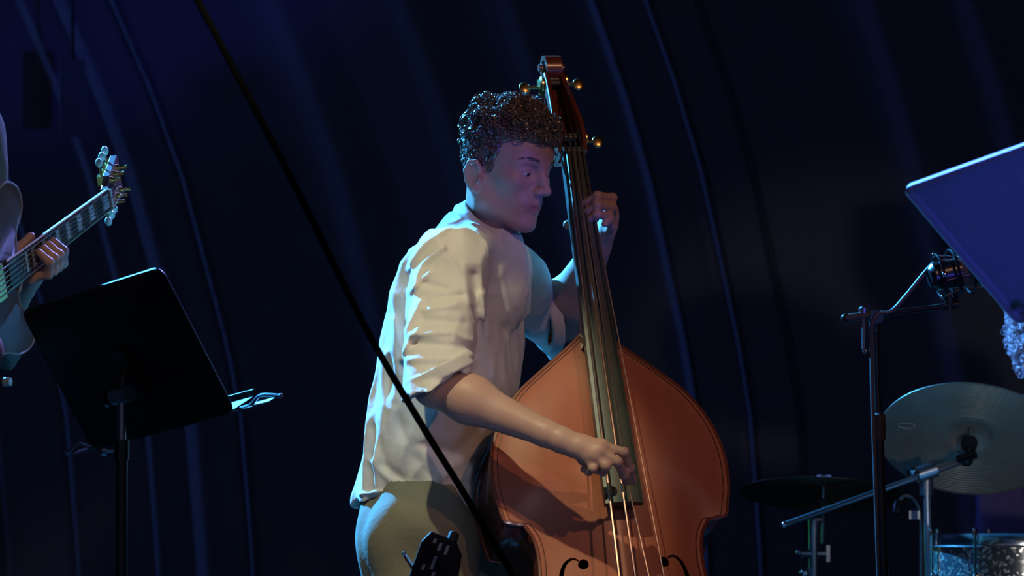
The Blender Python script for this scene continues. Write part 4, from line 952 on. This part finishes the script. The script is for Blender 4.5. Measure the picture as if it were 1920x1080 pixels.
rest_lo = [(ub[0] - .395, lb[1] - .05), (lb[0] - .33, lb[1] + .030), (lb[0] - .25, lb[1] + .045), (lb[0] - .18, lb[1] + .005), (lb[0] - .12, lb[1] - .030), (lb[0] - .06, lb[1] - .012)]
go = sp2(up_h + rest_up + rest_lo + lo_h, 5)
V = [gw(a, b, -.014) for a, b in go] + [gw(a, b, -.056) for a, b in go]; m = len(go)
cen = np.mean(np.array(go), 0); V += [gw(cen[0] + (a - cen[0]) * .7, cen[1] + (b - cen[1]) * .7, -.006) for a, b in go] + [gw(cen[0] + (a - cen[0]) * .7, cen[1] + (b - cen[1]) * .7, -.062) for a, b in go]
F2 = []
for i in range(m):
    k = (i + 1) % m; F2 += [(i, k, m + k, m + i), (i, k, 2 * m + k, 2 * m + i), (m + i, m + k, 3 * m + k, 3 * m + i)]
F2 += [tuple(range(2 * m, 3 * m)), tuple(range(3 * m, 4 * m))]
MB().add(V, F2).build('body', GTOP, gtr)
MB().tube([gw(a, b, -.014) for a, b in go + go[:1]], .0026, 6, False).build('binding', mat('binding_dim', (.20, .20, .20), .4), gtr)
wJ, wN = .0285, .0215; fbW = lambda a: np.interp(a, [-.05, GL], [wJ, wN])
MB().prism([(-.05, -fbW(-.05)), (GL, -wN), (GL, wN), (-.05, fbW(-.05))], gw, -.005, .0).build('fretboard', ROSEW, gtr, False)
V = []; 
aa = np.linspace(-.04, GL + .01, 8)
for a in aa:
    for t in np.linspace(0, math.pi, 9): V.append(gw(a, fbW(a) * math.cos(t), -.005 - .018 * math.sin(t)))
MB().add(V, [(i * 9 + j, i * 9 + (j + 1) % 9, (i + 1) * 9 + (j + 1) % 9, (i + 1) * 9 + j) for i in range(7) for j in range(9)]).build('neck', GNECK, gtr)
for sg in (-1, 1): MB().tube([gw(-.05, sg * fbW(-.05), -.002), gw(GL, sg * wN, -.002)], .0022, 6).build('fretboard_binding', IVORY, gtr)
MB().tube([gw(-.004, -.03, -.003), gw(-.004, .033, -.003), gw(-.006, .05, -.010)], .0022, 6).build('neck_joint_line', IVORY, gtr)
scale = .628; fret_a = [GL - scale * (1 - 2 ** (-k / 12)) for k in range(1, 20)]
for a in fret_a:
    if a > -.03: MB().tube([gw(a, -fbW(a), .0008), gw(a, fbW(a), .0008)], .0011, 6).build('fret', STEELS, gtr)
for k in (0, 2, 4, 6, 8, 11, 14, 16):
    a1 = GL if k == 0 else fret_a[k - 1]; a = (a1 + fret_a[k]) / 2; w_ = (a1 - fret_a[k]) * .32
    if a > -.03: MB().prism([(a - w_, -fbW(a) * .7), (a + w_, -fbW(a) * .7), (a + w_, fbW(a) * .7), (a - w_, fbW(a) * .7)], gw, -.0004, .0004).build('inlay', mat('inlay_pearl', (.55, .60, .62), .3), gtr, False)
MB().box(gw(GL + .002, 0, .001), [ga, gb, gn], (.003, wN, .004)).build('nut', IVORY, gtr, False, .001)
# headstock bends back from the nut
hd_ = unit(ga * math.cos(math.radians(17)) - gn * math.sin(math.radians(17))); hn = unit(np.cross(hd_, gb)); hn = hn if hn @ gn > 0 else -hn
def hw3(a, b, c): return gw(GL + .004, 0, -.004) + hd_ * a + gb * b + hn * c
hl_ = [(0, -.021), (.02, -.024), (.045, -.036), (.12, -.039), (.165, -.043), (.178, -.032), (.170, -.012), (.178, 0), (.170, .012), (.178, .032), (.165, .043), (.12, .039), (.045, .036), (.02, .024), (0, .021)]
MB().prism(hl_, hw3, -.014, .0).build('headstock', mat('headstock_wood', (.16, .07, .075), .3, coat=.4), gtr, False, .001)
for k in range(3):
    for sg in (-1, 1):
        a = .052 + k * .042; t = MB(); t.lathe([(0, 0), (.0075, 0), (.0075, .004), (.004, .006), (.0035, .018), (.0045, .022), (0, .023)], hw3(a, sg * .024, 0), hn, 14); tn = t.build('tuner_post', GOLD, gtr)
        t = MB(); t.tube([hw3(a, sg * .030, -.018), hw3(a, sg * .055, -.018)], .0028, 8); t.box(hw3(a, sg * .026, -.020), [hd_, gb, hn], (.009, .010, .006)); t.build('gear_case', GOLD, tn)
        t = MB(); t.ball(hw3(a, sg * .063, -.018), (.0105, .010, .0075), 8, [hd_, gb, hn]); t.build('tuner_button', PEARL, tn)
for i in range(6):
    t = (i - 2.5) / 2.5; a_h = .052 + (2 - (i if i < 3 else 5 - i)) * .042
    MB().tube([gw(-.30, t * .026, .012), gw(-.05, t * .0245, .0052), gw(GL, t * .0178, .0048), hw3(a_h, (-1 if i < 3 else 1) * .021, .014)], .0011 - .0001 * i * .5, 5).build('guitar_string', STEELS, gtr)
MB().box(gw(-.30, 0, .002), [ga, gb, gn], (.010, .045, .011)).build('guitar_bridge', GOLD, gtr, False, .001)
for a in (-.10, -.22): MB().box(gw(a, 0, -.002), [ga, gb, gn], (.019, .035, .007)).build('pickup', GOLD, gtr, False, .001)
ka, kb = gloc(8, 716); MB().lathe([(0, 0), (.009, 0), (.008, .014), (0, .015)], gw(ka, kb, -.012), gn, 12).build('strap_button', PEARL, gtr)

# guitarist: hand on the neck, left arm in a grey sleeve, body beyond the frame
gh = P(-260, 150, -.35); HG = Head(gh, 80, 10, 0, 1.0); nbg = HG(-.02, 0, -.15)
shl = P(-60, 250, -.10); ell_ = P(-14, 640, .10); wl = P(38, 545, -.10); shr = nbg + (-.10, -.20, -.07)
G = Grid((-1.62, -.95, .84), (-.80, .32, 2.0), .0045)
add_head(G, HG); G.rc(HG(-.02, 0, -.05), nbg, .052, .056, .03)
G.rc(nbg, shl, .05, .05, .04); G.rc(nbg, shr, .05, .05, .04); G.rc(nbg, nbg - (.02, 0, .40), .09, .10, .05)
G.rc(shl, ell_, .046, .040, .03); G.rc(ell_, wl, .040, .027, .02)
elr = shr + (.10, -.08, -.27); wr_ = gw(-.33, .03, .06); G.rc(shr, elr, .046, .04, .03); G.rc(elr, wr_, .04, .027, .02); G.ell(wr_ + (.02, .03, -.02), (.03, .05, .04), None, .02)
def fing(a, k):
    a_ = a + .006 * k; return [gw(a_, .046, -.020), gw(a_ + .004, .040, .020), gw(a_ - .002, .012, .030), gw(a_ - .004, -.010, .012)]
FA = [.062, .084, .106, .128]
gch = [[gw(.030, .030, -.050), gw(.050, .005, -.042), gw(.070, -.016, -.034), gw(.095, -.030, -.020)]] + [fing(a, 0) for a in FA[::-1]]
hand(G, wl, gch, [.011, .0100, .0102, .0100, .0092], .014)
gp, vs = G.build('person', SKIN, None, 1); tag(gp, 'guitarist in a grey shirt fretting the electric guitar at the picture edge', 'person'); del G
at = gp.data.attributes.new('tint', 'FLOAT', 'POINT'); at.data.foreach_set('value', np.zeros(len(vs), np.float32))
G = Grid((-1.70, -.98, .86), (-.86, .36, 1.90), .006); tg = unit((.98, -.17, 0)); tcx = nbg[0] - .02
zz = [.88, 1.05, 1.25, 1.42, nbg[2] - .06, nbg[2]]
G.loft(zz, [tcx - .02, tcx - .02, tcx, tcx, nbg[0], nbg[0]], [nbg[1]] * 6, [.13, .13, .13, .12, .09, .06], [.18, .185, .20, .205, .18, .07], tg, 0, pw=2.2)
G.rc(nbg - (0, 0, .03), shl, .06, .07, .05); G.rc(shl, ell_, .072, .062, .03); G.rc(ell_, ell_ + (wl - ell_) * .55, .060, .050, .03)
G.rc(nbg - (0, 0, .03), shr, .06, .07, .05); G.rc(shr, elr, .07, .06, .03)
G.F += .008 * np.abs(G.noise((.05, .05, .09), 71)) - .003
G.build('shirt', GREYSH, gp, 1)[0]['label'] = 'grey shirt'; del G
G = Grid((-1.75, -.85, .03), (-1.0, .30, .95), .008)
for sg in (-1, 1):
    hp = np.array([tcx, nbg[1] + sg * .09, .86]); kn_ = np.array([tcx + .03, nbg[1] + sg * .11, .47]); an = np.array([tcx, nbg[1] + sg * .12, .085]); G.rc(hp, kn_, .10, .075, .05); G.rc(kn_, an, .075, .058, .03)
G.build('trousers', DENIM, gp, 1); del G
for sg in (-1, 1):
    an = np.array([tcx, nbg[1] + sg * .12, .05]); G = Grid(an - (.1, .1, .05), an + (.28, .1, .10), .008); G.rc(an, an + (.16, -.02, -.01), .046, .036, .02); G.F = np.maximum(G.F, .002 - G.ax[2][None, None, :]); G.build('shoe', SHOE, gp)
hg = hair_cap(HG, gp, HAIR, lambda f, r, u: .010 + 0 * u, hb_line, 500, 81, .006, .005)
